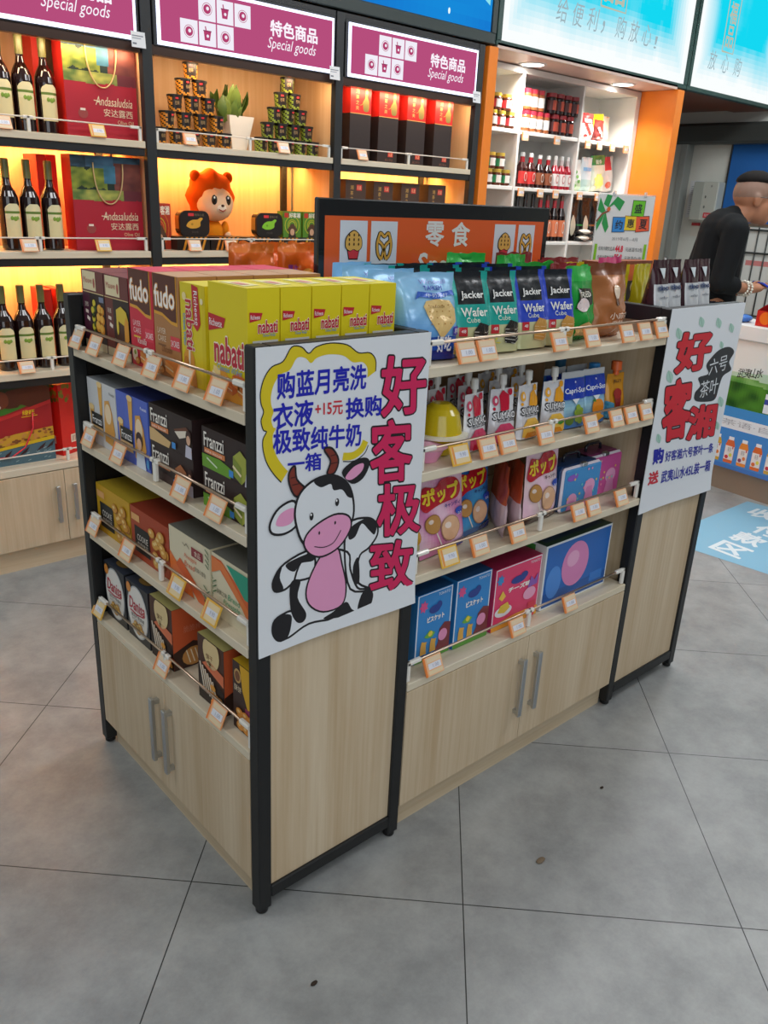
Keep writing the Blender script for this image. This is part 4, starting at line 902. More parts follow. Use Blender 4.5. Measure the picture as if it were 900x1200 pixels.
# third shelf: lollipop bags and tin lunch boxes
def candy_bag(bg, hat, seed, w=.15, h=.185):
    def p(u, v):
        if v < .12: return '#3a1c18' if bg == '#e8d0d4' else bg
        return mixc(bg, '#f0c8dc', .5 + .5 * math.sin(u * 9 + v * 7)) if bg != '#2a6ab8' else mixc(bg, '#48a0d8', .5 + .5 * math.sin(u * 8 - v * 5))
    m, F = bag(w, h, .035, p, .06, 0, 'foil', .004, seed)
    F.poly(smooth([(.02, .72), (.1, .93), (.35, .90), (.5, .97), (.82, .95), (.92, .82), (.80, .70), (.5, .68), (.3, .66), (.1, .62)]), '#c01f30', 3); F.text('ポップ', .06, .70, .86, .90, '#f4d83a', 5, .04); F.text('キャンディ', .5, .60, .84, .66, hat, 4, .02)
    F.disc(.82, .52, .11, .05, '#2a4ab0', 4, 14); F.text('25', .76, .47, .86, .50, '#fff', 5)
    for a, b, r, c in ((.22, .45, .15, '#bc8a4c'), (.58, .33, .20, '#e2b48e')):
        F.line([(a + .03, b - r * .6), (a + .14, b - .30)], .022, '#e8e0d4', 4); F.disc(a, b, r * 1.08, r * .84, mixc(c, '#5a2a10', .5), 5, 20); F.disc(a, b, r, r * .77, c, 6, 20); F.disc(a - r * .3, b + r * .25, r * .35, r * .2, mixc(c, '#ffffff', .5), 7, 12)
    F.poly([(.62, .02), (.97, .02), (.95, .14), (.7, .12)], hat, 4)
    return m
putR(candy_bag('#d884b4', '#24408c', 90, .17, .19), 'lollipop_bag', .585, .045, ZC[2], 'pink lollipop bag leaning on the rail at left of third shelf', 'candy bag', .1, -.12)
putR(candy_bag('#2a6ab8', '#2a3470', 91, .16, .185), 'lollipop_bag', .735, .085, ZC[2], 'blue lollipop bag behind the pink one', 'candy bag', .15, -.10)
putR(candy_bag('#e8d0d4', '#4a2018', 92, .155, .20), 'lollipop_bag', .965, .045, ZC[2], 'pale pink lollipop bag with orange top, standing at middle', 'candy bag', .08, -.05)
for k in range(2):
    m, F = bag(.15, .195, .028, lambda u, v: '#c85a3a' if v > .45 else '#d8c0c8', .06, 0, 'foil', .004, 94 + k); F.disc(.5, .8, .28, .12, '#8a2a20', 3); F.poly([(.3, .42), (.7, .40), (.66, .54), (.4, .56)], '#e8e4e0', 3)
    putR(m, 'lollipop_bag', .835 + k * .045, .085 - k * .01, ZC[2], ('orange and white lollipop bag edge-on, left one of two', 'orange and white lollipop bag edge-on, right one of two')[k], 'candy bag', .95)
m, F = bag(.11, .15, .04, lambda u, v: mixc('#a8b088', '#d8c830', v), .06, 0, 'foil', .006, 97); F.disc(.5, .4, .2, .12, '#c89a30', 3); putR(m, 'lollipop_bag', .482, .05, ZC[2], 'pale yellow foil bag at the left end of third shelf', 'candy bag', .1, -.1)
def lunch_box(c, dk, lab):
    t = thing('lunch_box', lab, 'lunch box'); w, h, d = .182, .136, .085
    m = MB(); m.box(-w / 2, w / 2, 0, d, 0, h, dk, 'satin', .012); m.build('body', t)
    m = MB(); m.box(-w / 2 + .001, w / 2 - .001, -.006, .012, .001, h - .001, '#e4ddea', 'satin', .010); m.box(-w / 2 + .006, w / 2 - .006, -.008, 0, .006, h - .006, c, 'satin', .004)
    F = Fr(m, (-w / 2, -.008, 0), (1, 0, 0), (0, 0, 1), 'satin'); random.seed(len(lab))
    F.disc(.035, .105, .022, .010, '#3a4aa8' if 'pink' in lab else '#8a5ac0', 2, 12); F.disc(.05, .108, .012, .009, '#3a4aa8' if 'pink' in lab else '#8a5ac0', 2.5, 10)
    for (a, b, r) in ((.045, .035, .024), (.125, .065, .026)): F.disc(a, b, r, r * .9, '#e0a0c8', 2, 16); F.poly([(a - r, 0.008), (a + r, 0.008), (a + r * .5, b), (a - r * .5, b)], '#d488b8', 2.5)
    for k in range(12): F.disc(.02 + random.random() * .14, .03 + random.random() * .09, .004, .004, ('#e8c860', '#70c8c0', '#e890b0')[k % 3], 3, 6)
    m.build('lid', t)
    m = MB(); m.tube([(-.038, d * .5, h), (-.036, d * .5, h + .016), (-.025, d * .5, h + .022), (.025, d * .5, h + .022), (.036, d * .5, h + .016), (.038, d * .5, h)], .0045, '#2a2c34', 'gloss', 8); m.build('handle', t)
    m = MB(); m.box(-.012, .012, -.010, .004, h - .006, h + .006, '#c8ccd0', 'metal', .002); m.build('latch', t)
    return t
l = lunch_box('#3f8ecb', '#1d3f70', 'blue tin lunch box with a dark handle on the third shelf'); l.location = (1.142, .06, ZC[2])
l = lunch_box('#c8549a', '#7a2a60', 'pink tin lunch box with a dark handle at right of third shelf'); l.location = (1.325 - .04, .085, ZC[2]); l.rotation_euler = (0, 0, 0)
# bottom shelf: printed biscuit cartons
def biscuit_box(w, d, h, c, top, pink):
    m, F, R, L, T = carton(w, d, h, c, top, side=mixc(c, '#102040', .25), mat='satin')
    F.line([(.003, .003), (.003, h - .003), (w - .003, h - .003), (w - .003, .003), (.003, .003)], .004, '#e8ecf2', 1); F.text('TOHATO', w - .052, h - .018, w - .01, h - .010, '#e8f0f8', 2, .01)
    F.poly([(.022 + (.016 if k % 2 else .010) * math.cos(k * .45), h - .036 + (.018 if k % 2 else .011) * math.sin(k * .45)) for k in range(14)], '#3a8ac8' if pink else '#d8508a', 2)
    F.disc(w * .5, h - .052, w * .16, .012, '#28408e', 3, 16); F.disc(w * .62, h - .044, w * .08, .011, '#28408e', 3.3, 12); F.text('ビスケット' if not pink else 'チーズ味', w * .3, h * .56, w * .78, h * .64, '#f4ece6', 3, .05)
    if not pink:
        F.poly([(.03, h * .36), (.05, h * .44), (.07, h * .38), (.06, h * .32), (.04, h * .33)], '#6ab04a', 2); F.disc(.052, h * .385, .008, None, '#e8d048', 3, 10)
        for a in (.028, .062): F.poly([(a - .010, .02), (a + .012, .02), (a + .010, .045), (a + .013, .055), (a + .004, .056), (a - .006, .060), (a - .009, .045)], '#dca84a', 3)
        F.poly([(w * .5, 0), (w, 0), (w, h * .45), (w * .82, h * .48), (w * .68, h * .40), (w * .66, h * .2)], '#7a3238', 2); F.disc(w * .78, h * .3, w * .13, h * .09, '#e090b8', 4, 16); F.rect(0, 0, w, .014, '#5a9a3c', 3)
    else:
        F.disc(.045, .055, .036, .017, '#e4e8ee', 3, 18); F.poly([(.02, .055), (.03, .075), (.06, .08), (.072, .06), (.05, .048)], '#e0c048', 4)
        F.poly([(0, 0), (w, 0), (w, .03), (w * .5, .03), (0, .02)], '#e8a030', 2); F.disc(w * .78, h * .42, w * .14, h * .10, '#e8a4c4', 4, 18); F.poly([(w * .72, h * .52), (w * .78, h * .70), (w * .86, h * .62), (w * .94, h * .72), (w * .93, h * .54)], '#8a5ab0', 5)
        F.poly([(.02, .1), (.035, .12), (.05, .1), (.035, .088)], '#e8c048', 3); F.rect(w - .045, .0, w - .012, .05, '#d83a50', 3)
    return m
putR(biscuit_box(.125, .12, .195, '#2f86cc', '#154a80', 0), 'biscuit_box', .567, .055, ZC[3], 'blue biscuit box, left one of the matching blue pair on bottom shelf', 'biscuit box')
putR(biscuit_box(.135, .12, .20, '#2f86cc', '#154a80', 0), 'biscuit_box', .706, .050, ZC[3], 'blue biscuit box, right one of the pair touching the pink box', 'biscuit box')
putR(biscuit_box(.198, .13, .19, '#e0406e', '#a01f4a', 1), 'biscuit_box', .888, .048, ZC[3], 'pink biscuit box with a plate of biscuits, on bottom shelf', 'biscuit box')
m, F, R, L, T = carton(.325, .12, .205, '#e6ebee', '#2a4a3a', mat='satin'); w, h = .325, .205
F.rect(.006, .006, w - .006, h - .006, '#1f66b8', 1); F.rect(.006, .006, w - .006, .05, '#1a58a4', 1.5); L.rect(.08, .006, .118, h, '#e8ece8'); L.rect(.03, .006, .08, h - .006, '#4a9a48', 1.5); L.rect(.0, .006, .03, h - .006, '#2a6ac0', 1.5)
T.rect(.02, .02, .3, .1, '#1a3a58', 1.5)
F.disc(.05, .08, .036, .052, '#4a8ad8', 2, 20); F.disc(.150, .115, .066, .072, '#d884b8', 2, 28); F.disc(.135, .135, .030, .026, '#e6a8cc', 3, 18); F.rect(.235, .03, .30, .06, '#2a78cc', 2)
putR(m, 'gift_carton', 1.167, .048, ZC[3], 'large blue carton with a pink shape behind clear window', 'biscuit box')

# ---------------------------------------------------------------- the orange sign board and the promo card
t = thing('snack_sign', 'black framed orange sign with muffin and pretzel pictures', 'sign', (.469, .440, 1.2225)); W, Hh = .884, .325
m = MB(); m.box(0, W, 0, .018, 0, Hh, '#1a1b1c', 'gloss', .003); m.build('frame', t)
m = MB(); f = Fr(m, (0, -.0006, 0), (1, 0, 0), (0, 0, 1), 'gloss', .0006); f.rect(.020, .02, W - .024, Hh - .040, '#e2602c', 0)
for u, uw in ((.067, .088), (.167, .09), (.636, .092), (.742, .076)): f.rect(u, .02, u + uw, Hh - .050, '#d9dee6', 1)
def muffin(u, v, s):
    f.poly([(u - .022 * s, v), (u + .022 * s, v), (u + .03 * s, v + .035 * s), (u - .03 * s, v + .035 * s)], '#1c1a18', 2); f.poly([(u - .019 * s, v + .003), (u + .019 * s, v + .003), (u + .027 * s, v + .035 * s), (u - .027 * s, v + .035 * s)], '#d04048', 3)
    o = smooth([(u - .04 * s, v + .045 * s), (u - .036 * s, v + .08 * s), (u, v + .105 * s), (u + .036 * s, v + .08 * s), (u + .04 * s, v + .045 * s), (u + .02 * s, v + .03 * s), (u, v + .036 * s), (u - .02 * s, v + .03 * s)])
    f.poly(o, '#1c1a18', 4); f.poly([(u + (a - u) * .92, v + .06 * s + (b - v - .06 * s) * .92) for a, b in o], '#dfae58', 5)
    for k in range(9): f.disc(u + (-.022 + .022 * (k % 3)) * s, v + (.055 + .016 * (k // 3)) * s, .0025, .004, '#4a3420', 6, 6)
def pretzel(u, v, s):
    P = smooth([(u - .012 * s, v), (u + .006 * s, v + .05 * s), (u + .03 * s, v + .072 * s), (u + .02 * s, v + .098 * s), (u, v + .085 * s), (u - .02 * s, v + .098 * s), (u - .03 * s, v + .072 * s), (u - .006 * s, v + .05 * s), (u + .012 * s, v)], False)
    Q = smooth([(u - .012 * s, v), (u - .03 * s, v + .02 * s), (u - .036 * s, v + .06 * s), (u - .022 * s, v + .1 * s)], False); R2 = [(2 * u - a, b) for a, b in Q]
    for q, w, c, k in ((P, .017, '#1c1a18', 2), (Q, .017, '#1c1a18', 2), (R2, .017, '#1c1a18', 2), (P, .010, '#d8a448', 3), (Q, .010, '#d8a448', 3.3), (R2, .010, '#d8a448', 3.6)): f.line(q, w * s, c, k)
for u in (.110, .682): muffin(u, .182, .68)
for u in (.212, .780): pretzel(u, .182, .66)
f.text('零', .36, .215, .428, .277, '#e8e4e0', 2, .02); f.text('食', .46, .215, .530, .277, '#e8e4e0', 2, .02); f.text('Snack', .339, .135, .535, .197, '#e8e4e0', 2, .015)
m.build('face', t)
m = MB(); m.box(.0, .04, -.03, .05, 0, .012, '#1a1b1c', 'black', .003); m.box(W - .04, W, -.03, .05, 0, .012, '#1a1b1c', 'black', .003); m.build('foot_plate', t)

t = thing('promo_card', 'white promotion card with palm leaf and coloured squares on clear stand', 'sign', (1.715, .412, 1.1735), math.radians(-40))
w, h = .215, .425; t.scale = (.86, .86, 1); m = MB(); m.box(-w / 2, w / 2, 0, .002, .10, h, '#e4e6e4', 'paper'); f = Fr(m, (-w / 2, -.0003, 0), (1, 0, 0), (0, 0, 1), 'paper', .0004)
PLM = [[(.03, h - .05), (.07, h - .005), (.10, h - .02), (.085, h - .05), (.06, h - .03)], [(.03, h - .05), (.005, h - .01), (.0, h - .05), (.02, h - .06)], [(.03, h - .05), (.05, h - .10), (.04, h - .12), (.022, h - .09)], [(.03, h - .05), (.0, h - .09), (.004, h - .115), (.022, h - .08)], [(.02, h - .03), (.03, h - .0), (.05, h - .003), (.04, h - .04)]]
for k, q in enumerate(PLM): f.poly(q, '#1f9a48', 1 + k * .2)
f.line([(.0, h - .085), (.02, h - .06), (.045, h - .05)], .006, '#8a4a30', 3); f.disc(.042, h - .045, .007, None, '#e0682c', 4, 10)
for (a, b, s, c, ch, r) in ((.066, h - .115, .046, '#2a8ad8', '约', .04), (.112, h - .108, .044, '#f0d020', '惠', .02), (.133, h - .062, .046, '#6ac81c', '盛', -.02), (.158, h - .112, .05, '#f05a30', '夏', .12)):
    pts = [(a, b), (a + s, b + s * r), (a + s * (1 - r), b + s), (a - s * r, b + s * (1 - r * .5))]
    f.poly([(a + s / 2 + (x - a - s / 2) * 1.08, b + s / 2 + (y - b - s / 2) * 1.08) for x, y in pts], '#1c1c1c', 2 + r); f.poly(pts, c, 3 + r); f.text(ch, a + s * .2, b + s * .2, a + s * .8, b + s * .8, '#202020', 5, .015)
f.text('2019年6月—8月', .07, h - .142, .17, h - .130, '#8a8c8e', 2)
for k, (a, b, c) in enumerate((('任购冷藏饮品满', '44.8', '元送湿巾2包'), ('任购冷藏食品满', '55.8', '元送湿巾1包'), ('任购百货商品满', '60', '元送湿巾3包'), ('自助咖啡一杯送', '', '纸巾1包'))):
    v = h - .175 - k * .028; f.text(a, .022, v, .085, v + .013, '#3a3c3e', 2, .01); f.text(c, .128, v, .195, v + .013, '#3a3c3e', 2, .01)
    if b: f.text(b, .088, v - .002, .118, v + .017, '#e02a48', 2, .04)
f.rect(.006, .105, .016, h - .155, '#86c81c', 2); f.rect(w - .016, .105, w - .006, h - .150, '#86c81c', 2); m.build('card', t)
m = MB(); m.box(-w / 2 - .003, w / 2 + .003, .0025, .0055, 0, h + .004, '#f2f6f6', 'clear'); m.box(-w / 2, w / 2, -.03, .05, 0, .004, '#f2f6f6', 'clear'); m.build('clear_stand', t)
for x in (-.05, .07):
    m = MB(); m.box(x - .005, x + .005, -.003, .008, h - .006, h + .012, '#e8eaea', 'clear', .002); m.build('clip', t)

# ---------------------------------------------------------------- hand-drawn posters
def poster(name, label, x0, x1, z0, z1, curl):
    m = MB(); nx, nz = 16, 20; vs = []; random.seed(5)
    for j in range(nz + 1):
        for i in range(nx + 1):
            u, v = i / nx, j / nz; vs.append((x0 + (x1 - x0) * u, -.0035 - curl * max(0, .08 - v) * (.4 + u), z0 + (z1 - z0) * v + .003 * math.sin(u * 5) * (v < .01)))
    m.add(vs, [(j * (nx + 1) + i, j * (nx + 1) + i + 1, (j + 1) * (nx + 1) + i + 1, (j + 1) * (nx + 1) + i) for j in range(nz) for i in range(nx)], '#dfe3e8', 'paper')
    vs2 = [(a, -.0022, c) for a, b, c in vs]; n = nx + 1
    ring = [i for i in range(n)] + [j * n + nx for j in range(1, nz + 1)] + [nz * n + i for i in range(nx - 1, -1, -1)] + [j * n for j in range(nz - 1, 0, -1)]
    vr = [vs[i] for i in ring] + [vs2[i] for i in ring]; L = len(ring); m.add(vr, [(i, L + i, L + (i + 1) % L, (i + 1) % L) for i in range(L)], '#d4d8dc', 'paper')
    m.add([vs2[i] for i in ring], [tuple(range(L))[::-1]], '#d4d8dc', 'paper')
    return m, Fr(m, (x0, -.0035, z0), (1, 0, 0), (0, 0, 1), 'paper', .00035)
m, f = poster('poster', '', .0015, .4305, .676, 1.2985, .05)
A = lambda pts: [(290 + a / 3, 380 + b / 3) for a, b in pts]
U = lambda pts: [f.uv(290 + a / 3, 380 + b / 3) for a, b in pts]
K = '#17151a'
cl = smooth(U([(450, 165), (450, 125), (430, 100), (390, 100), (350, 72), (290, 66), (240, 80), (215, 102), (190, 80), (155, 80), (125, 130), (85, 150), (58, 190), (45, 240), (47, 280), (56, 308), (47, 340), (55, 372), (66, 378), (54, 405), (54, 440), (66, 485), (90, 525), (118, 556)]), False)
cc = f.uv(290 + 265 / 3, 380 + 310 / 3)
ins = lambda P, k: [(cc[0] + (a - cc[0]) * k, cc[1] + (b - cc[1]) * k) for a, b in P]
f.poly(cl + ins(cl, .84)[::-1], '#d8c21c', 1); f.line(cl, .0022, K, 2)
b2 = smooth(U([(335, 465), (370, 462), (400, 440), (415, 410)]), False); f.line(b2, .016, '#d8c21c', 1); f.line(smooth(U([(335, 482), (375, 480), (410, 455), (424, 425)]), False), .0022, K, 2)
BL = '#1a1fae'
def pt(s, aL, tL, aR, tR, hh, col, k=3, bold=.024):
    f.ptext(s, *A([(aL, tL), (aR, tR), (aL, tL + hh)]), col, k, bold)
pt('购蓝月亮洗', 104, 172, 418, 140, 92, BL); pt('衣液', 90, 282, 230, 264, 90, BL); pt('+15元', 238, 275, 334, 268, 48, '#c8283a', 3, .02); pt('换购', 346, 262, 470, 248, 72, BL)
pt('极致纯牛奶', 90, 372, 400, 348, 84, BL); pt('一箱', 142, 462, 258, 450, 62, BL)
for s, aL, tL, aR, tR, hh in (('好', 472, 118, 626, 108, 205), ('客', 434, 345, 576, 335, 215), ('极', 458, 568, 606, 555, 178), ('致', 432, 770, 580, 757, 172)):
    pt(s, aL, tL, aR, tR, hh, K, 2, .050); pt(s, aL, tL, aR, tR, hh, '#d0205a', 3, .024)
def blob(pts, col, k, out=None, n=4):
    q = smooth(U(pts), True, n)
    if out:
        cx = sum(p[0] for p in q) / len(q); cy = sum(p[1] for p in q) / len(q); f.line(q + q[:1], out, K, k + .5)
    f.poly(q, col, k)
# cow: legs and body, arms, head
WH2 = '#dfe3e8'
blob([(140, 1010), (95, 1040), (88, 1085), (108, 1112), (145, 1100), (215, 1052), (300, 1035), (390, 1012), (425, 990), (438, 950), (420, 930), (385, 925), (360, 860), (350, 800), (250, 790), (190, 830), (160, 920), (165, 1000)], WH2, 3, .0050)
blob([(150, 1020), (100, 1030), (88, 1085), (108, 1112), (138, 1102), (152, 1060)], K, 4); blob([(150, 910), (185, 900), (175, 960), (205, 1015), (195, 1045), (170, 1045), (150, 1000)], K, 4)
blob([(405, 940), (438, 945), (432, 985), (400, 1015), (385, 1000)], K, 4); blob([(265, 1035), (300, 1010), (345, 975), (365, 1000), (385, 1015), (320, 1030)], K, 4)
blob([(355, 700), (420, 680), (452, 700), (455, 740), (425, 785), (395, 810), (385, 860), (390, 910), (432, 930), (360, 930), (340, 800)], WH2, 3.2, .0050)
blob([(360, 715), (420, 680), (452, 700), (445, 738), (425, 722), (400, 700), (378, 745), (355, 755)], K, 4); blob([(370, 850), (388, 820), (392, 905), (372, 905)], K, 4)
blob([(225, 795), (130, 840), (90, 900), (95, 938), (130, 932), (165, 905), (230, 880)], WH2, 3.4, .0050); blob([(230, 800), (140, 838), (140, 860), (165, 868), (185, 840), (230, 830)], K, 4.2); blob([(120, 850), (90, 895), (95, 938), (125, 930), (112, 890)], K, 4.3)
blob([(275, 790), (235, 850), (205, 930), (215, 985), (265, 1010), (330, 985), (345, 920), (330, 840), (315, 785)], '#e39ac2', 5, .0040)
blob([(165, 622), (110, 645), (78, 700), (85, 735), (130, 735), (172, 700)], WH2, 5, .0050); blob([(160, 645), (115, 665), (98, 705), (130, 708), (158, 690)], '#e39ac2', 6)
blob([(330, 520), (370, 480), (415, 468), (428, 490), (405, 540), (365, 560)], K, 5); blob([(342, 538), (372, 500), (405, 488), (400, 515), (365, 545)], '#e39ac2', 6)
blob([(168, 605), (145, 560), (145, 520), (165, 498), (172, 545), (208, 585)], '#7a2f22', 5, .0042); blob([(278, 525), (290, 480), (268, 440), (295, 435), (318, 475), (305, 520)], '#7a2f22', 5, .0042)
for q in (((150, 540), (172, 535)), ((155, 565), (185, 558)), ((290, 462), (312, 456)), ((288, 490), (316, 484))): f.line(U(q), .002, '#3a1410', 6)
blob([(165, 650), (185, 590), (235, 545), (300, 530), (350, 560), (370, 620), (365, 690), (320, 760), (250, 800), (195, 770), (170, 710)], WH2, 6.5, .0052)
blob([(232, 548), (300, 525), (355, 560), (368, 605), (350, 605), (330, 580), (300, 582), (290, 560), (255, 572)], K, 7.5)
blob([(195, 765), (225, 715), (300, 668), (352, 672), (360, 715), (320, 780), (260, 815), (215, 805)], '#e39ac2', 8, .0042)
for a, b in ((222, 674), (312, 624)): f.disc(*f.uv(290 + a / 3, 380 + b / 3), .0050, .0085, K, 9.5, 14); f.disc(*f.uv(290 + (a - 2) / 3, 380 + (b - 6) / 3), .0018, .0028, '#fff', 10.5, 8)
for a, b in ((249, 732), (305, 696)): f.disc(*f.uv(290 + a / 3, 380 + b / 3), .0022, .004, K, 9.5, 10)
f.line(smooth(U([(232, 780), (265, 782), (300, 765), (325, 722)]), False), .0020, K, 9.5)
tag(m.build('poster'), 'hand-drawn cow poster taped on the near end panel', 'poster')

m, f = poster('poster', '', 1.379, 1.815, .682, 1.300, .06)
A = lambda pts: [(740 + a / 4.2857, 340 + b / 4.2857) for a, b in pts]
U = lambda pts: [f.uv(740 + a / 4.2857, 340 + b / 4.2857) for a, b in pts]
for (s, aL, tL, aR, tR, hh) in (('好', 240, 225, 405, 205, 190), ('客', 172, 470, 305, 447, 285), ('湘', 296, 592, 428, 572, 160)):
    f.ptext(s, *A([(aL, tL), (aR, tR), (aL - 20, tL + hh)]), K, 2, .068); f.ptext(s, *A([(aL, tL), (aR, tR), (aL - 20, tL + hh)]), '#cc1f2e', 3, .045)
blob([(395, 345), (440, 300), (490, 285), (515, 310), (490, 360), (500, 400), (460, 430), (440, 480), (420, 545), (380, 560), (320, 555), (318, 515), (345, 480), (335, 440), (385, 420), (375, 380)], '#2a2a2e', 2)
f.ptext('六号', *A([(395, 350), (485, 320), (385, 430)]), '#d8dce0', 3, .01); f.ptext('茶叶', *A([(350, 460), (440, 435), (338, 545)]), '#d8dce0', 3, .01)
f.ptext('购', *A([(112, 800), (162, 790), (106, 875)]), '#1c1f9c', 3, .04); f.ptext('好客湘六号茶叶一条', *A([(172, 810), (412, 765), (168, 862)]), '#26289c', 3, .02)
f.ptext('送', *A([(88, 920), (136, 905), (82, 980)]), '#c8283a', 3, .04); f.ptext('武夷山水45L装一箱', *A([(152, 910), (398, 850), (146, 970)]), '#26289c', 3, .02)
for (a, b, s) in ((352, 160, 1), (438, 165, 1), (502, 190, .9), (238, 218, 1.1), (192, 435, 1.2), (452, 275, .7), (448, 560, 1), (430, 680, .8), (136, 745, .9)):
    q = U([(a - 6 * s, b - 26 * s), (a + 14 * s, b - 6 * s), (a + 4 * s, b + 26 * s), (a - 14 * s, b + 8 * s)]); f.poly(smooth(q), '#a9cdbf', 2); f.line([q[0], q[2]], .002, '#7fae9c', 3)
tag(m.build('poster'), 'white poster with big red characters and green leaves at far end', 'poster')

# ---------------------------------------------------------------- tags on the island
TAG.o['group'] = 'price tags on the island shelves'; TAGY.o['group'] = TAG.o['group']; TAGW.o['group'] = 'white labels under the crimson signs'
for zi, ys, labs in ((0, (.795, .69, .545, .40, .262, .135), ('maroon puff box', 'maroon cake-slice box', 'red layer-cake box', 'tan layer-cake box', 'narrow yellow box', 'broad yellow box')),
                     (1, (.77, .60, .295, .15), ('white cone biscuit box', 'blue biscuit box', 'brown biscuit pair', 'green biscuit pair')), (2, (.79, .59, .335, .18), ('mustard cookie box', 'rust red cookie box', 'cream orange-wave box', 'green-corner cream box')), (3, (.80, .43, .17), ('oval-label tins', 'wafer-stick boxes', 'yellow-top cookie box'))):
    for y, l in zip(ys, labs):
        (TAGY if zi == 2 and y < .4 or zi == 3 and y > .7 else TAG).put((-.008, y, ZL[zi] + .001), (-.42, 0, -H90), 'price tag on the left rail below the ' + l)
for zi, xs, labs in ((0, (.548, .615, .880, 1.015, 1.175, 1.262, 1.345), ('light blue cracker bag', 'first teal wafer bag', 'first royal blue wafer bag', 'second royal blue wafer bag', 'green snack bag', 'bronze snack bag', 'pink snack bag')),
                     (1, (.555, .65, .722, .868, 1.065, 1.185, 1.258, 1.335), ('yellow jelly cup', 'first red spouted pouch', 'second red spouted pouch', 'orange spouted pouches', 'grape drink pouch', 'orange-fruit drink pouch', 'mustard pouch', 'right end of second shelf')),
                     (2, (.545, .655, .80, 1.065, 1.135, 1.275), ('pale yellow foil bag', 'pink lollipop bag', 'blue lollipop bag', 'pale pink lollipop bag', 'blue lunch box', 'pink lunch box')), (3, (.52, .845, 1.085), ('left blue biscuit box', 'pink biscuit box', 'large blue carton'))):
    for x, l in zip(xs, labs):
        (TAGY if x < .56 and zi in (1, 2) else TAG).put((x, -.008, ZC[zi] + .001), (-.42, 0, 0), 'price tag on the right rail before the ' + l if not l.startswith('right') else 'price tag on the right rail at the ' + l)

# ---------------------------------------------------------------- goods on the wall shelf
def oil_bottle():
    m = MB(); G = '#1e0c0a'
    m.lathe([(.001, 0, G), (.034, 0, G), (.038, .006, G), (.038, .175, G), (.036, .195, G), (.028, .215, G), (.017, .235, G), (.0135, .255, G), (.0135, .285, G)], n=20, mat='bottleglass', cap=False)
    b = tag(m.build('oil_bottle'), 'x', 'bottle', 'oil bottles on the wall shelf')
    m = MB(); m.lathe([(.0145, .262, '#6a6a3a'), (.0150, .325, '#6a6a3a'), (.013, .330, '#7c7c48'), (.001, .331, '#7c7c48')], n=16, mat='satin', cap=False); m.build('capsule', b)
    m = MB(); vs = []; fs = []; cs = []
    N, Z = 10, 14
    for j in range(Z + 1):
        for i in range(N + 1):
            a = -H90 + (i / N - .5) * 1.7; t = .045 + .125 * j / Z; k = 1 if j < Z - 2 else (1, .82, .45)[j - Z + 2]
            a = -H90 + (i / N - .5) * 1.7 * k; vs.append((.0388 * math.cos(a), .0388 * math.sin(a), t))
    for j in range(Z):
        for i in range(N):
            q = j * (N + 1) + i; fs.append((q, q + 1, q + N + 2, q + N + 1)); cs.append('#dccf9c' if j < 8 else ('#5f7a28' if j == 10 else '#e2d8aa'))
    m.add(vs, fs, cs, 'paper', True)
    for (a, z, r) in ((-.22, .118, .008), (.08, .116, .009), (.3, .119, .007)):
        m.ball((.0388 * math.cos(-H90 + a), .0388 * math.sin(-H90 + a), z), (r * .9, .0012, r), '#7c9c34', 'paper', 10, 6)
    m.build('bottle_label', b)
    return b
P = Proto(oil_bottle())
for z, xs, nm in ((1.7225, (.374, .453, .538), 'top shelf of left wall bay'), (1.2975, (.357, .437, .519), 'second shelf of left wall bay'), (.8335, (.290, .364, .442, .523), 'third shelf of left wall bay')):
    for k, x in enumerate(xs):
        P.put((x, 2.25, z), random.uniform(-.15, .15), 'dark oil bottle, ' + (ORD[k] + ' from left on ') + nm)
def gift_bag():
    w, d, h = .292, .09, .360; m, F, R, L, T = carton(w, d, h, '#a8182c', '#7a1420', side='#d8241c')
    random.seed(11); g = 48
    for j in range(g):
        for i in range(g):
            u, v = (i + .5) / g, (j + .5) / g; n = noise.noise((u * 4, v * 4, 2)) * .5 + noise.noise((u * 11, v * 11, 5)) * .35; e = .02 + .06 * noise.noise((u * 4, 3, 1))
            if v < e: continue
            c = '#1c2e26'
            if u < .5 and .28 < v + n * .2 < .74: c = mixc('#3f5a1c', '#98a038', .5 + n * 1.4)
            if v < .26: c = mixc('#3c6430', '#b8b858', .45 + n * 1.3) if u < .72 else '#6a2c34'
            if v > .74 + n * .1: c = mixc('#1c2c30', '#4a7898', .5 + n + (.3 if .2 < u < .6 else -.1))
            if u > .6 and .26 < v < .85: c = mixc('#5c2c2c', '#8a4a3c', .5 + n)
            if .45 < u < .62 and v > .4 and v < .8: c = mixc('#2c5a6a', '#4a88a8', .5 + n)
            v0 = .19 + v * .17; F.rect(u * w - w / g / 2, v0 - .17 / g / 2, u * w + w / g / 2 + .0003, v0 + .17 / g / 2 + .0003, c, 1)
    F.text('Andasaludsia', .118, .118, .270, .150, '#e6d2b0', 3, .01, .15); F.line([(.112, .134), (.14, .132)], .003, '#e6d2b0', 3); F.text('安达露西', .150, .080, .270, .108, '#e6d2b0', 3, .008); F.text('Olive Oil', .205, .056, .272, .070, '#d8b890', 3)
    F.disc(.066, .084, .020, .018, '#96403c', 2, 18); F.rect(.056, .094, .076, .102, '#e8d8c8', 3)
    b = tag(m.build('gift_bag'), 'x', 'gift bag', 'red oil gift bags')
    m = MB(); pts = [(-.146 + .085 + .065 + .062 * math.sin(a), -.004, .225 + .115 * (1 - math.cos(a * .5) * 1.0) if False else .30 - .11 * math.cos(a)) for a in [math.pi * (-.5 + k / 18) for k in range(19)]]
    pts = [(.062 * math.sin(a) , -.005, .335 - .155 * math.cos(a) ** .8) for a in [math.pi * (-.5 + k / 20) * .999 for k in range(21)]]
    m.tube([(x + .005, y, z) for x, y, z in pts], .0028, '#c8a878', 'matte', 6); m.build('rope_handle', b)
    return b
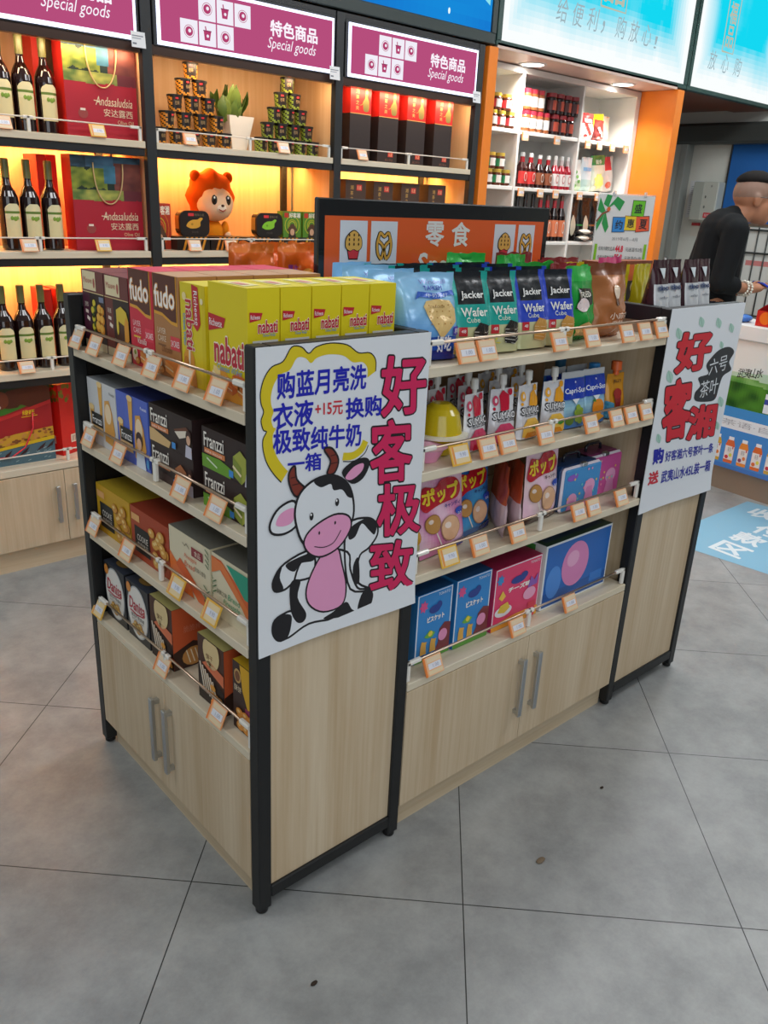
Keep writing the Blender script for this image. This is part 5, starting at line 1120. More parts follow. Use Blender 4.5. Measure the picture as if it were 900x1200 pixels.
P = Proto(gift_bag()); P.put((.740, 2.205, 1.7225), 0, 'red picture gift bag with rope handle on the upper shelf'); P.put((.738, 2.205, 1.2975), 0, 'red picture gift bag with rope handle on the lower shelf, beside post')
for (x, z, l) in ((.548, 1.7225, 'plain red box edge behind the bottles on the top shelf'), (.525, 1.2975, 'plain red box edge behind bottles, left of two on second shelf'), (.567, 1.2975, 'plain red box edge behind bottles, right of two on second shelf'), (.50, .8335, 'plain red box behind the last bottle, left one of two on third shelf'), (.552, .8335, 'plain red box behind the last bottle, right one of two on third shelf')):
    m, F, R, L, T = carton(.036, .14, .355 if z > 1 else .30, '#e02a1c', '#c02018'); F.rect(.0335, 0, .036, .30, '#a81c14')
    tag(m.build('gift_box', None, (x, 2.33, z)), l, 'gift box', 'plain red gift boxes')
# bottom compartment
m, F, R, L, T = carton(.31, .09, .330, '#a01c22', '#801418', side='#c8201c'); w, h = .31, .33
F.poly([(0, .20), (.12, .215), (w, .27), (w, h), (0, h)], '#3f7a22', 1); F.rect(0, h - .03, w, h, '#2c3a1e', 1.5)
F.poly(smooth([(.12, .245), (.125, .295), (.16, .315), (.30, .318), (.308, .25), (.24, .232), (.19, .25), (.17, .24)]), '#5a2a18', 2); F.poly(smooth([(.075, .30), (.10, .315), (.135, .30), (.14, .26), (.11, .238), (.095, .262)]), '#7c3c24', 3); F.disc(.098, .248, .012, .008, '#e0d0c0', 4, 10); F.line([(.07, .305), (.09, .30)], .004, '#7c3c24', 4)
F.poly([(0, .19), (.14, .215), (w, .26), (w, .245), (.14, .20), (0, .172)], '#c02a2c', 4); F.text('绿旺', .19, .205, .24, .225, '#e0c020', 5, .02); F.line([(.185, .198), (.25, .200)], .003, '#e0c020', 5)
F.poly([(0, .07), (w, .105), (w, .145), (.15, .13), (0, .10)], '#c8982c', 3); random.seed(4)
for k in range(60):
    a = random.random() * w * .98; b = .072 + a * .09 + random.random() * .042; F.disc(a, b, .008, .005, ('#a8682c', '#c88c44', '#7a4a24')[k % 3], 4 + k * .02, 7)
F.poly([(0, .058), (w, .090), (w, .105), (0, .07)], '#d8b41c', 6); F.poly([(0, 0), (w, 0), (w, .09), (0, .058)], '#4a6a78', 3)
for k in range(26):
    a = random.random() * .29; b = .008 + random.random() * .05; F.line([(a, b), (a + .012, b + .004)], .0025, '#9ab4b8', 4)
for (a, b) in ((.09, .03), (.16, .035), (.23, .045), (.27, .05)): F.poly([(a, b), (a + .03, b + .012), (a + .045, b + .035), (a + .02, b + .02)], '#3a1a1c', 5)
b = tag(m.build('gift_box', None, (.275, 2.22, .4415)), 'red gift box with brown cow picture in the bottom compartment', 'gift box')
m = MB(); m.tube([(.075 + .0, -.005, .215), (.07, -.008, .15), (.03, -.008, .07), (-.03, -.008, .035), (-.1, -.006, .04)], .0032, '#e0303c', 'gloss', 6); m.build('cord_handle', b)
m, F, R, L, T = carton(.20, .09, .31, '#c81c18', '#a01410', side='#d02018'); random.seed(9)
for S, wd in ((F, .2), (L, .09)):
    for k in range(26): S.disc(random.random() * wd, .24 + random.random() * .07, .009, .011, ('#6a7a24', '#8a7a1c', '#4a5a1c', '#a8481c')[k % 4], 2 + k * .02, 7)
    S.rect(wd * .25, .05, wd * .62, .085, '#e6d8c8', 3)
    for k in range(8): S.rect(wd * (.28 + k * .04), .055, wd * (.295 + k * .04), .08, '#5a4a40', 4)
o = m.build('gift_box', None, (.560, 2.275, .4415)); o.rotation_euler = (0, 0, .42); tag(o, 'red gift box with leaf sprigs at top, right of the cow box', 'gift box')
# pyramids of canisters
def canister(c2):
    m = MB(); prof = [(.0, .001, '#1c1816'), (.027, 0, '#1c1816')]
    n = 20; R0, R1, Hh = .0265, .0315, .058
    rows = 10
    vs = [((R0 + (R1 - R0) * j / rows) * math.cos(2 * math.pi * i / n), (R0 + (R1 - R0) * j / rows) * math.sin(2 * math.pi * i / n), Hh * j / rows) for j in range(rows + 1) for i in range(n)]
    fs = []; cs = []
    for j in range(rows):
        for i in range(n):
            fs.append((j * n + i, j * n + (i + 1) % n, (j + 1) * n + (i + 1) % n, (j + 1) * n + i)); front = 13 <= i <= 17
            cs.append('#241a16' if front and j > 1 else (c2 if (i + j) % 3 else '#1c1410'))
    m.add(vs, fs, cs, 'satin', True)
    m.lathe([(.0322, .056, '#171412'), (.0335, .057, '#171412'), (.0335, .0635, '#171412'), (.031, .0645, '#171412'), (.001, .0645, '#171412')], n=20, mat='satin', cap=False)
    f = Fr(m, (-.012, -.0318, .012), (1, 0, 0), (0, -.086, 1), 'satin', .0006); f.rect(.005, .034, .018, .041, '#d8383c', 1); f.text('桂味', .003, .012, .022, .028, '#b89a6a', 1)
    return m
for (cx, sp, c2, nm) in ((1.158, .079, '#d8902c', 'left'), (1.654, .0735, '#8a9a34', 'right')):
    P = Proto(tag(canister(c2).build('canister'), 'x', 'canister', nm + ' pyramid of canisters'))
    for r in range(5):
        n = 5 - r
        for k in range(n):
            pos = 'topmost' if r == 4 else ORD[k] + ' from left in the ' + ('bottom', 'second', 'third', 'fourth')[r] + ' row'
            P.put((cx + (k - (n - 1) / 2) * sp, 2.25, 1.7225 + r * .065), random.uniform(-.5, .3), ('black and gold' if nm == 'left' else 'black and green') + ' canister, ' + pos + ' of the ' + nm + ' pyramid')
# potted plant
t = thing('potted_plant', 'green leafy plant in tall white pot between the canister pyramids', 'plant', (1.425, 2.33, 1.7225))
m = MB(); vs = []
for z, a in ((0, .036), (.145, .066)): vs += [(-a, -a * .8, z), (a, -a * .8, z), (a, a * .8, z), (-a, a * .8, z)]
m.add(vs, [(3, 2, 1, 0), (0, 1, 5, 4), (1, 2, 6, 5), (2, 3, 7, 6), (3, 0, 4, 7)], '#e6ded2', 'satin'); m.add([(x * .94, y * .94, .135) for x, y, z in vs[4:]], [(0, 1, 2, 3)], '#3a2c22', 'matte'); m.build('pot', t)
m = MB(); random.seed(21)
for k in range(46):
    a = random.random() * 6.28; r = random.random() * .06; hh = .12 + random.random() * .09 * (1 - r * 5 * .5); cx = -.03 + math.cos(a) * r * 1.1; cy = math.sin(a) * r * .8; L = .075 + random.random() * .025; tl = random.uniform(.1, .9); yaw = a + random.uniform(-.6, .6)
    d = Vector((math.cos(yaw) * math.sin(tl), math.sin(yaw) * math.sin(tl), math.cos(tl))); s = d.cross(Vector((math.sin(yaw), -math.cos(yaw), .2))).normalized()
    if s.length < .1: continue
    sd = d.cross(s).normalized(); p0 = Vector((cx, cy, hh - .02)); V = []
    for q in (0, .2, .45, .7, .9, 1):
        wdt = .026 * math.sin(math.pi * min(1, q * .9 + .08)) ; c = p0 + d * (L * q) + s * (-.02 * q * q); V += [c - sd * wdt, c + s * .005, c + sd * wdt]
    f = []
    for q in range(5):
        for e in (0, 1): f.append((q * 3 + e, q * 3 + e + 1, q * 3 + e + 4, q * 3 + e + 3))
    m.add(V, f, mixc('#4a6424', '#768c3c', random.random()), 'leaf', True)
for k in range(7): m.tube([(-.02 + .01 * k - .02, .01 * (k % 3) - .01, .13), (-.03 + .014 * k - .02, .01 * (k % 3) - .01, .22)], .002, '#5a6a2c', 'leaf', 5)
m.build('foliage', t)
# plush toy: a plain orange lion
t = thing('plush_toy', 'plush orange lion toy sitting at the back of the shelf', 'plush toy', (1.318, 2.38, 1.2975))
m = MB(); m.ball((0, 0, .066), (.055, .048, .062), '#e0861c', fn=None); m.ball((-.045, -.02, .03), (.022, .036, .022), '#e0861c'); m.ball((.045, -.02, .03), (.022, .036, .022), '#e0861c'); m.build('body', t)
m = MB(); m.ball((0, .01, .225), (.118, .075, .118), '#e05a10', n=32, m=16, fn=lambda d: 1 + .055 * math.cos(8 * math.atan2(d.z, d.x))); m.build('mane', t)
m = MB(); m.ball((0, -.028, .195), (.092, .068, .078), '#f0c8a0', n=24, m=14); m.ball((0, -.082, .178), (.03, .018, .022), '#f6e2c8'); m.build('face', t)
for s in (-1, 1):
    m = MB(); m.ball((s * .036, -.088, .212), (.015, .008, .022), '#20120c', 'gloss', 12, 8); m.ball((s * .036 - .004, -.096, .222), (.004, .002, .005), '#ffffff', 'gloss', 8, 6); m.build('eye', t)
    m = MB(); m.ball((s * .055, -.025, .085), (.018, .02, .034), '#e0861c'); m.ball((s * .062, -.035, .058), .016, '#f0c8a0'); m.build('arm', t)
    m = MB(); m.ball((s * .085, -.005, .31), (.026, .018, .026), '#d8540f'); m.build('ear', t)
m = MB(); m.ball((0, -.100, .188), (.009, .006, .006), '#4a2014', 'gloss', 10, 6); m.tube([(-.018, -.097, .172), (0, -.101, .163), (.018, -.097, .172)], .0022, '#a02a20', 'matte', 6); m.build('nose', t)
# tins, packs and flat boxes round the toy
def rtin(body, motif):
    m = MB(); w, h, d, r = .145, .108, .05, .03; ol = []
    for cx, cz, a0 in ((w / 2 - r, h - r, 0), (-w / 2 + r, h - r, 1), (-w / 2 + r, r, 2), (w / 2 - r, r, 3)):
        for k in range(6): a = (a0 + k / 5) * H90; ol.append((cx + r * math.cos(a), cz + r * math.sin(a)))
    n = len(ol)
    for y0, y1, c, mt, s in ((0, .012, '#241d1a', 'satin', 1.0), (.012, d, body, 'satin', .97)):
        vs = [(x * s, y, (z - h / 2) * s + h / 2) for y in (y0, y1) for x, z in ol]
        m.add(vs, [(k, n + k, n + (k + 1) % n, (k + 1) % n) for k in range(n)], [c if (k // 2) % 2 or y0 == 0 else '#2a1a10' for k in range(n)], mt, False); m.add(vs, [tuple(range(n))[::-1] if y0 else tuple(range(n))[::-1], tuple(range(n, 2 * n))], c, mt)
    f = Fr(m, (-w / 2, 0, 0), (1, 0, 0), (0, 0, 1), 'satin'); f.rect(.04, .086, .068, .098, '#d8383c', 2); f.text('桂味小点', .072, .086, .118, .097, '#8a7a60', 2)
    f.poly(smooth([(.03, .045), (.04, .06), (.06, .07), (.085, .072), (.10, .08), (.112, .076), (.10, .062), (.098, .045), (.08, .036), (.055, .034), (.04, .038)]), motif, 2); f.disc(.058, .052, .006, .005, mixc(motif, '#000000', .4), 3, 8); f.text('风味', .055, .014, .09, .024, '#5a5048', 2)
    return m
def flat(c1, w=.16):
    m, F, R, L, T = carton(w, .11, .056, '#241c18', '#2c211b', mat='satin')
    for k in range(14):
        if k % 2: F.poly([(w * k / 14 - .01, 0), (w * (k + 1) / 14 - .01, 0), (w * (k + 1) / 14 + .01, .056), (w * k / 14 + .01, .056)], c1, 1) if w * k / 14 > .012 and w * (k + 1) / 14 + .01 < w else None
    F.rect(w * .4, .014, w * .72, .046, '#241c18', 2); F.text('桂味香', w * .44, .022, w * .68, .038, '#a89878', 3); return m
for (x, c, l) in ((1.118, '#d8902c', 'flat striped box under the gold-motif rounded tin'), (1.285, '#d88a2c', 'flat striped box in front of the orange plush lion'), (1.452, '#c87c28', 'flat striped box left below the green-motif rounded tin'), (1.617, '#d88a2c', 'flat striped box below the first green spice pack'), (1.775, '#c8a02c', 'flat striped box below the last green spice pack, beside post')):
    tag(flat(c).build('snack_box', None, (x, 2.20, 1.2975)), l, 'snack box', 'flat boxes on the middle wall bay shelf')
tag(rtin('#d88a30', '#d8a038').build('snack_tin', None, (1.135, 2.215, 1.354)), 'dark rounded tin with gold motif left of the plush lion', 'tin')
tag(rtin('#d8a040', '#8ac834').build('snack_tin', None, (1.530, 2.215, 1.354)), 'dark rounded tin with green motif right of the plush lion', 'tin')
def spice(c, c2):
    w, d, h = .105, .05, .118; m, F, R, L, T = carton(w, d, h, c, '#2a2018')
    for k in range(5): F.ring(.052, .055, .018 + k * .008, .003, (c2, '#c8b828', c)[k % 3], 1 + k * .2, 14) if .018 + k * .008 < .05 else None
    F.rect(.006, .09, .03, .112, '#c83a28', 3); F.text('好客湘', .034, .09, .098, .112, '#f0e6d0', 3, .03); F.poly([(.03, .0), (.075, .0), (.07, .03), (.034, .03)], '#3a2a20', 3); F.poly([(.02, .03), (.085, .03), (.06, .062), (.045, .062)], '#5a3a28', 4); F.disc(.052, .024, .013, .016, '#d8a884', 5, 12); return m
P = Proto(tag(spice('#5a8a28', '#d8c83c').build('spice_pack'), 'x', 'spice pack', 'spice packs on the wall shelf')); P.put((1.668, 2.225, 1.354), 0, 'green spice pack with hatted figure next to the green-motif tin'); P.put((1.785, 2.225, 1.354), 0, 'green spice pack with hatted figure half behind the orange sign')
P = Proto(tag(spice('#b83a20', '#e0782c').build('spice_pack'), 'x', 'spice pack', 'spice packs on the wall shelf'))
P.put((.990, 2.26, 1.2975), 0, 'red spice pack just right of the first black post', None, (1, 1, 1.6)); P.put((.835, 2.36, 1.2975), 0, 'red spice pack behind the red gift bag by the post', None, (1, 1, 1.6))
# right bay
def tallbox(red):
    w, d, h = .132, .125, .335; m, F, R, L, T = carton(w, d, h, '#2e2220' if red else '#4a3226', '#c01c18' if red else '#5a4030')
    if red:
        F.rect(0, .21, w, h, '#cc1f1c', 1); L.rect(0, .21, d, h, '#d8241c', 1); R.rect(0, .21, d, h, '#d8241c', 1); F.line([(0, .21), (w, .21)], .003, '#e0b060', 2)
        for k, ch in enumerate('湘茶之美'): F.text(ch, .034, .298 - k * .024, .054, .316 - k * .024, '#e8b868', 2, .01)
        F.poly(smooth([(.085, .225), (.08, .26), (.092, .285), (.09, .305), (.1, .32), (.112, .308), (.108, .286), (.118, .262), (.114, .225)]), '#8a7a3c', 2); F.disc(.101, .308, .008, .010, '#c8a860', 3, 10); F.line([(.062, .248), (.075, .252), (.084, .27)], .003, '#a8903c', 3)
        L.text('茶', .04, .24, .06, .262, '#e8a050', 2)
    else:
        for k, ch in enumerate('湘茶之美'): F.text(ch, .030, .288 - k * .026, .050, .308 - k * .026, '#d8a858', 2, .01)
    F.rect(.070, .028 if red else .285, .104, .05 if red else .312, '#d83a34', 2); F.text('礼盒', .074, .032 if red else .29, .1, .046 if red else .307, '#f0c890', 3); F.text('湘江茶业', .05, .008, .105, .02, '#8a5a48', 2)
    return m
P = Proto(tag(tallbox(1).build('tea_box'), 'x', 'gift box', 'tall red-topped boxes on the wall shelf')); Q = Proto(tag(tallbox(0).build('tea_box'), 'x', 'gift box', 'brown boxes behind the orange sign'))
for k, x in enumerate((2.055, 2.240, 2.432, 2.632)):
    s = ('first', 'second', 'third', 'fourth')[k]
    P.put((x, 2.20, 1.7225), .0, 'tall box with red top and dark body, ' + s + ' from left'); Q.put((x - .015, 2.20, 1.2975), 0, 'brown box half hidden behind the orange sign, ' + s + ' from left')
hang = ((.335, 2.142, 1.7235, 'first oil bottle on top shelf'), (.690, 2.142, 1.7235, 'upper red gift bag'), (1.09, 2.142, 1.7235, 'left canister pyramid'), (1.565, 2.142, 1.7235, 'right canister pyramid'), (2.035, 2.142, 1.7235, 'first tall red-topped box'), (.385, 2.142, 1.2985, 'second-shelf oil bottles'), (.680, 2.142, 1.2985, 'lower red gift bag'), (1.095, 2.142, 1.2985, 'gold-motif tin'), (1.28, 2.142, 1.2985, 'orange plush lion'), (.325, 2.142, .8345, 'third-shelf oil bottles'))
for x, y, z, l in hang: (TAGY if 'bag' in l else TAG).put((x, y, z), (-.42, 0, 0), 'price tag on the wall shelf rail before the ' + l, 'price tags on the wall shelf')

# ---------------------------------------------------------------- goods in the white niche
def jar(lid, lab1, lab2, h=.092, r=.033, body='#5a2c18'):
    j = MB(); j.lathe([(r * .9, 0, body), (r, .004, body), (r, h * .74, body), (r * .85, h * .82, body)], n=18, mat='gloss'); o = tag(j.build('jar'), 'x', 'jar')
    m = MB(); m.lathe([(r * .93, h * .8, lid), (r * .93, h, lid), (r * .8, h * 1.01, lid), (.001, h * 1.01, lid)], n=18, mat='satin', cap=False); m.build('lid', o)
    m = MB(); vs = []; fs = []; cs = []; N = 14
    for j_ in range(2):
        for i in range(N + 1): a = -math.pi + i / N * math.pi * 1.15 - .25; vs.append(((r + .0006) * math.cos(a), (r + .0006) * math.sin(a), h * (.17, .64)[j_]))
    for i in range(N): fs.append((i, i + 1, N + 2 + i, N + 1 + i)); cs.append(lab1 if i < 4 or i > 11 else lab2)
    m.add(vs, fs, cs, 'paper', True); f = Fr(m, (.004, -r - .0012, h * .2), (1, .15, 0), (0, 0, 1), 'paper'); f.text('辣', .002, .008, .016, h * .35, '#3a3a34', 1); m.build('jar_label', o); return o
NSZ = (1.9865, 1.6615, 1.3315)
P = Proto(jar('#c8a83c', '#c83038', '#e8e4dc')); G = 'jars in the left niche column'
for k, (x, z) in enumerate(((3.30, 0), (3.375, 0), (3.46, 0), (3.327, .094), (3.42, .094))): P.put((x, 2.46, NSZ[0] + z), 0, 'red-label jar with gold lid, ' + ('lower row left', 'lower row middle', 'lower row right', 'upper row left', 'upper row right')[k] + ' on the top niche shelf', G)
P = Proto(jar('#b89c3a', '#2a8a58', '#e8e4dc'))
for k, (x, z) in enumerate(((3.30, 0), (3.385, 0), (3.468, 0), (3.317, .094), (3.405, .094))): P.put((x, 2.46, NSZ[1] + z), 0, 'green-label jar with gold lid, ' + ('lower row left', 'lower row middle', 'lower row right', 'upper row left', 'upper row right')[k] + ' on second niche shelf', G)
P = Proto(jar('#d8d0b0', '#e0d8b8', '#e8e4cc', .2, .026, '#6a4a2c'))
for k, x in enumerate((3.315, 3.395, 3.465)): P.put((x, 2.46, NSZ[2]), 0, 'pale capped jar peeping over the orange sign, ' + ('left', 'middle', 'right')[k], G)
P = Proto(jar('#b82a3c', '#e6e0da', '#e0dcd8', .118, .031, '#9a5a34')); G = 'jars in the middle niche column'
for k in range(7): P.put((3.608 + (k if k < 4 else k - 4) * .066 - (0 if k < 4 else .003), 2.46, NSZ[0] + (0 if k < 4 else .121)), .1 * k, 'white-label spice jar with red lid, ' + ORD[k if k < 4 else k - 4] + (' in lower row' if k < 4 else ' in upper row'), G)
P = Proto(jar('#8a1c24', '#4a1414', '#a8402a', .118, .037, '#200c0c'))
for k in range(7): P.put((3.892 + (k if k < 3 else k - 3 - .55) * .079, 2.46, NSZ[0] + (0 if k < 3 else .121)), .1 * k, 'dark sauce jar with red label, ' + ORD[k if k < 3 else k - 3] + (' in lower row' if k < 3 else ' in upper row'), G)
def sauce(body, lab, cap, neck, h=.205, r=.034):
    m = MB(); m.lathe([(r * .9, 0, body), (r, .004, body), (r, h * .55, body), (r * .5, h * .72, body), (r * .42, h * .72, neck), (r * .40, h * .88, neck), (r * .42, h * .88, cap), (r * .42, h * .985, cap), (r * .3, h, cap), (.001, h, cap)], n=18, mat='gloss'); o = tag(m.build('sauce_bottle'), 'x', 'bottle')
    m = MB(); vs = [((r + .0006) * math.cos(a), (r + .0006) * math.sin(a), z) for z in (h * .10, h * .46) for a in [-math.pi + .25 + i / 8 * (math.pi - .5) for i in range(9)]]
    m.add(vs, [(i, i + 1, 10 + i, 9 + i) for i in range(8)], lab, 'paper', True); f = Fr(m, (-.012, -r - .0014, h * .14), (1, 0, 0), (0, 0, 1), 'paper'); f.disc(.012, h * .16, .014, h * .13, '#e8dcd0' if lab != '#e6dcd6' else '#b8303a', 1, 14); f.disc(.012, h * .16, .011, h * .10, lab, 2, 12); m.build('bottle_label', o); return o
G = 'bottles in the middle niche column'
P = Proto(sauce('#3a1410', '#c8302c', '#ecebe6', '#b0242c', .205, .038)); P2 = Proto(sauce('#2a1210', '#8a4a2c', '#ecebe6', '#a8242c', .20, .035)); P3 = Proto(sauce('#a81c2c', '#e6dcd6', '#ecebe6', '#d8c8c4', .205, .031))
for k, x in enumerate((3.622, 3.707, 3.798, 3.886, 3.962, 4.030, 4.095)): (P, P, P2, P2, P3, P3, P3)[k].put((x, 2.46, NSZ[1]), 0, ('dark sauce bottle with red oval label and white cap, ', 'dark sauce bottle with brown picture label, ', 'red ketchup bottle with white oval label, ')[(0, 0, 1, 1, 2, 2, 2)[k]] + ('left one', 'right one', 'left one', 'right one', 'left one', 'middle one', 'right one')[k], G)
P = Proto(sauce('#1a0e0c', '#c8683c', '#1c1c1e', '#2a2624', .295, .034)); P2 = Proto(sauce('#1a0e0c', '#d87a50', '#6a4a3a', '#b8323c', .295, .034))
for k in range(7): (P if k < 3 else P2).put((3.615 + k * .078, 2.46, NSZ[2]), 0, ('tall dark bottle with black cap above the sign, ' if k < 3 else 'tall dark bottle with red neck band above the sign, ') + (('left', 'middle', 'right')[k] if k < 3 else ORD[k - 3] + ' from left'), G)
G = 'packets in the right niche column'
def pk(name, x, z, w, h, col, label, deco=None, lean=0, y=2.47, roll=0, mat='foil'):
    m, F = bag(w, h, .05, col, .06, 0, mat, .005, int(x * 100) % 89)
    if deco: deco(F)
    o = tag(m.build(name), label, 'packet', G); o.location = (x, y, z + w / 2 * abs(roll) + .001); o.rotation_euler = (lean, roll, 0); return o
dots = lambda c, n=7: (lambda F: [F.disc(.3 + .4 * ((k * 37) % 10) / 10, .15 + .5 * ((k * 53) % 10) / 10, .12, .06, c, 3 + k * .1, 10) for k in range(n)])
pk('snack_packet', 4.30, NSZ[0], .15, .165, lambda u, v: '#e8dcd8' if v < .6 else '#d83a38', 'red and white packet at left on top shelf of right niche column', lambda F: (dots('#c83a34')(F), F.text('香脆', .2, .66, .8, .8, '#fff', 5, .03)))
pk('snack_packet', 4.42, NSZ[0], .11, .135, lambda u, v: '#7a2a24', 'brown-red packet in the middle on top niche shelf', dots('#d8c8b8'), y=2.455)
pk('snack_packet', 4.50, NSZ[0], .15, .17, lambda u, v: '#e0c818' if v > .4 else '#c8d8b8', 'yellow packet leaning on the top niche shelf', lambda F: (F.text('蛋卷', .2, .5, .8, .66, '#4a7ab8', 4, .02), F.disc(.5, .25, .25, .12, '#5aa84a', 4)), y=2.52, roll=-.12)
pk('snack_packet', 4.61, NSZ[0], .13, .18, lambda u, v: '#e0c8b0' if u > .3 else '#d87a3c', 'pale orange packet at right on the top niche shelf', None, y=2.55)
pk('noodle_packet', 4.245, NSZ[1], .13, .20, lambda u, v: '#e4e4de' if v > .3 else '#c8d8b8', 'clear white noodle packet at far left on second niche shelf', dots('#78b060', 4)); pk('noodle_packet', 4.345, NSZ[1], .12, .22, lambda u, v: '#dfe4e6' if v > .35 else '#c0d8d0', 'white noodle packet with pale blue band, second from left', lambda F: F.rect(.1, .6, .9, .7, '#88b8e0', 3), y=2.46)
pk('noodle_packet', 4.50, NSZ[1], .17, .235, lambda u, v: '#2a8a48' if v > .72 else '#d8dcc8', 'packet with green top and yellow star label on niche shelf', lambda F: (F.poly([(.5 + (.36 if k % 2 else .28) * math.cos(k * .3927), .28 + (.24 if k % 2 else .19) * math.sin(k * .3927)) for k in range(16)], '#f0e078', 4), F.text('面条', .3, .76, .7, .88, '#d8e8d0', 4, .02)), roll=-.08)
pk('noodle_packet', 4.665, NSZ[1], .14, .235, lambda u, v: '#d82c34' if v > .6 and .2 < u < .8 else '#e2dcd4', 'white packet with red oval at far right on second niche shelf', lambda F: F.disc(.45, .2, .25, .1, '#d86a50', 3), roll=-.12, y=2.50)
for k in range(3):
    pk('utensil_pack', 4.29 + k * .15, NSZ[2], .14, .290, lambda u, v, q=k: ('#2a6a80', '#3a8a3c', '#a85a24')[q] if .34 < v < .37 else '#1c1614', ('dark packet with blue band at left on third niche shelf', 'dark packet with green band in the middle of third niche shelf', 'dark packet with orange band beside the promo card')[k], lambda F: (F.poly(smooth([(.5, .60), (.72, .38), (.6, .14), (.4, .14), (.28, .38)]), '#d8ccb4', 4), F.text('筷子', .35, .7, .65, .86, '#5a4a40', 4)), y=2.5)
for k in range(2):
    m = MB(); m.ball((0, 0, .018), (.085, .05, .018), '#1c1c1e', 'satin', 20, 8); m.ball((-.02, -.01, .022), (.055, .045, .018), '#d8d0c0', 'satin', 18, 8); tag(m.build('spoon_pack', None, (4.36 + k * .01, 2.45, NSZ[2] + k * .042)), ('black and cream scoop lying lowest on third niche shelf', 'black and cream scoop lying on the other scoop')[k], 'scoop', G)
TN = TAG
for k, (x, z) in enumerate(((3.575, 1.98), (3.899, 1.98), (4.235, 1.98), (4.37, 1.98), (4.524, 1.98), (4.689, 1.98), (3.585, 1.655), (3.784, 1.655), (3.946, 1.655), (4.215, 1.655), (4.421, 1.655))):
    TAG.put((x, 2.416, z - .05), (-.02, 0, 0), 'orange price tag on the ' + ('top' if k < 6 else 'second') + ' niche shelf edge, ' + ORD[k if k < 6 else k - 6] + ' from left', 'price tags on the niche shelf edges')

for k, (x, y, r, l) in enumerate(((-.005, -.215, .009, 'small dark scrap on the tile before the corner post'), (1.02, .045 - .28, .007, 'small dark crumb on the floor before the middle doors'), (.655, -.30, .016, 'brown scuff of dried dirt on the tile'))):
    m = MB(); m.ball((0, 0, .0022), (r, r * .55, .0022), '#3a3028' if k < 2 else '#7a6a58', 'matte', 10, 5, lambda d: 1 + .3 * noise.noise(d * 3 + Vector((k, 0, 0)))); tag(m.build('floor_scrap', None, (x, y, FZ)), l, 'scrap')

# ---------------------------------------------------------------- the counter at right
a0 = Vector((3.933, .984, 0)); ang = math.atan2(-.994, -.11)
t = thing('sales_counter', 'white sales counter with tea-hill picture and juice bottles on front', 'counter', (a0.x, a0.y, 0), ang)
s0, s1 = -.30, 2.4
m = MB(); m.box(s0, s1, .012, .30, .13, .89, '#e2e4de', 'satin'); m.build('body', t)
m = MB(); m.box(s0 + .01, s1 - .01, .03, .28, FZ, .13, '#8a7a6a', 'satin'); m.build('base', t)
m = MB(); m.box(s0 - .02, s1 + .02, -.015, .32, .89, .975, '#e4e4e0', 'satin', .006); m.build('worktop', t)
dU = Vector((math.cos(ang), math.sin(ang), 0)); FW = Fr(None, Vector((a0.x, a0.y, 0)), dU, (0, 0, 1))
m = MB(); m.box(s0, s1, .004, .011, .13, .89, '#dfe6e0', 'gloss'); f = Fr(m, (0, .004, 0), (1, 0, 0), (0, 0, 1), 'gloss', .0006)
nx, nz = 170, 48
for j in range(nz):
    for i in range(nx):
        u0, u1 = s0 + (s1 - s0) * i / nx, s0 + (s1 - s0) * (i + 1) / nx; v0, v1 = .50 + .39 * j / nz, .50 + .39 * (j + 1) / nz; u, v = (u0 + u1) / 2, (v0 + v1) / 2
        h1 = .64 + .04 * math.sin(u * 5 + 1.2); h2 = .70 + .03 * math.sin(u * 3.4); q = noise.noise((u * 12, v * 18, 1))
        c = mixc('#1f5a18', '#4a8a28', .5 + q) if v < h1 - .03 else (mixc('#4c8c34', '#86b868', .5 + q) if v < h1 else ('#b8d4b8' if v < h2 else '#e0e6e2'))
        f.rect(u0, v0, u1 + .0004, v1 + .0004, c, 1)
f.rect(s0, .44, s1, .50, '#3f8ccc', 1.5); f.rect(s0, .37, s1, .44, '#e2e6ea', 1.6); f.rect(s0, .13, s1, .37, '#3a84cc', 1.5); f.rect(s0, .13, s1, .155, '#2f70c0', 2)
def cu(px, py): return FW.uv(px, py)
for q, (s, x) in enumerate(zip('武夷山水', (868, 876, 883, 890))):
    u, v = cu(x, 437); f.text(s, u - .022, v - .03, u + .02, v + .025, '#1c1c1c', 3, .01, .1)
u, v = cu(896, 470); f.rect(u, v - .07, u + .035, v + .04, '#e6eaf0', 3); f.rect(u, v - .02, u + .035, v + .01, '#3a4aa0', 4); f.rect(u + .01, v + .04, u + .025, v + .055, '#3a6ab8', 4)
f.text('茶语·自成一味', cu(846, 492)[0], .39, cu(846, 492)[0] + .62, .425, '#a8acb4', 3)
ub = cu(855, 525)[0]
for k in range(-2, 18):
    u = ub + k * .088; c = ('#d8622c', '#e0862c', '#d8641f', '#c8a03c')[k % 4]
    if u < s0 + .05: continue
    f.poly([(u - .028, .165), (u + .028, .165), (u + .03, .18), (u + .03, .275), (u + .02, .305), (u - .02, .305), (u - .03, .275), (u - .03, .18)], c, 3); f.rect(u - .017, .305, u + .017, .325, '#e8eaec', 3); f.rect(u - .029, .185, u + .029, .268, '#e6e0dc', 4)
    f.disc(u - .012, .20, .012, .012, ('#c82c3c', '#8a3a60', '#d8642c')[k % 3], 5, 10); f.disc(u + .012, .215, .010, .012, ('#d8d04a', '#e07a3c')[k % 2], 5, 10); f.text('果茶', u - .012, .232, u + .012, .26, '#8a8a90', 5); f.disc(u + .02, .262, .004, .010, '#c82c3c', 5, 8)
m.build('front_print', t)
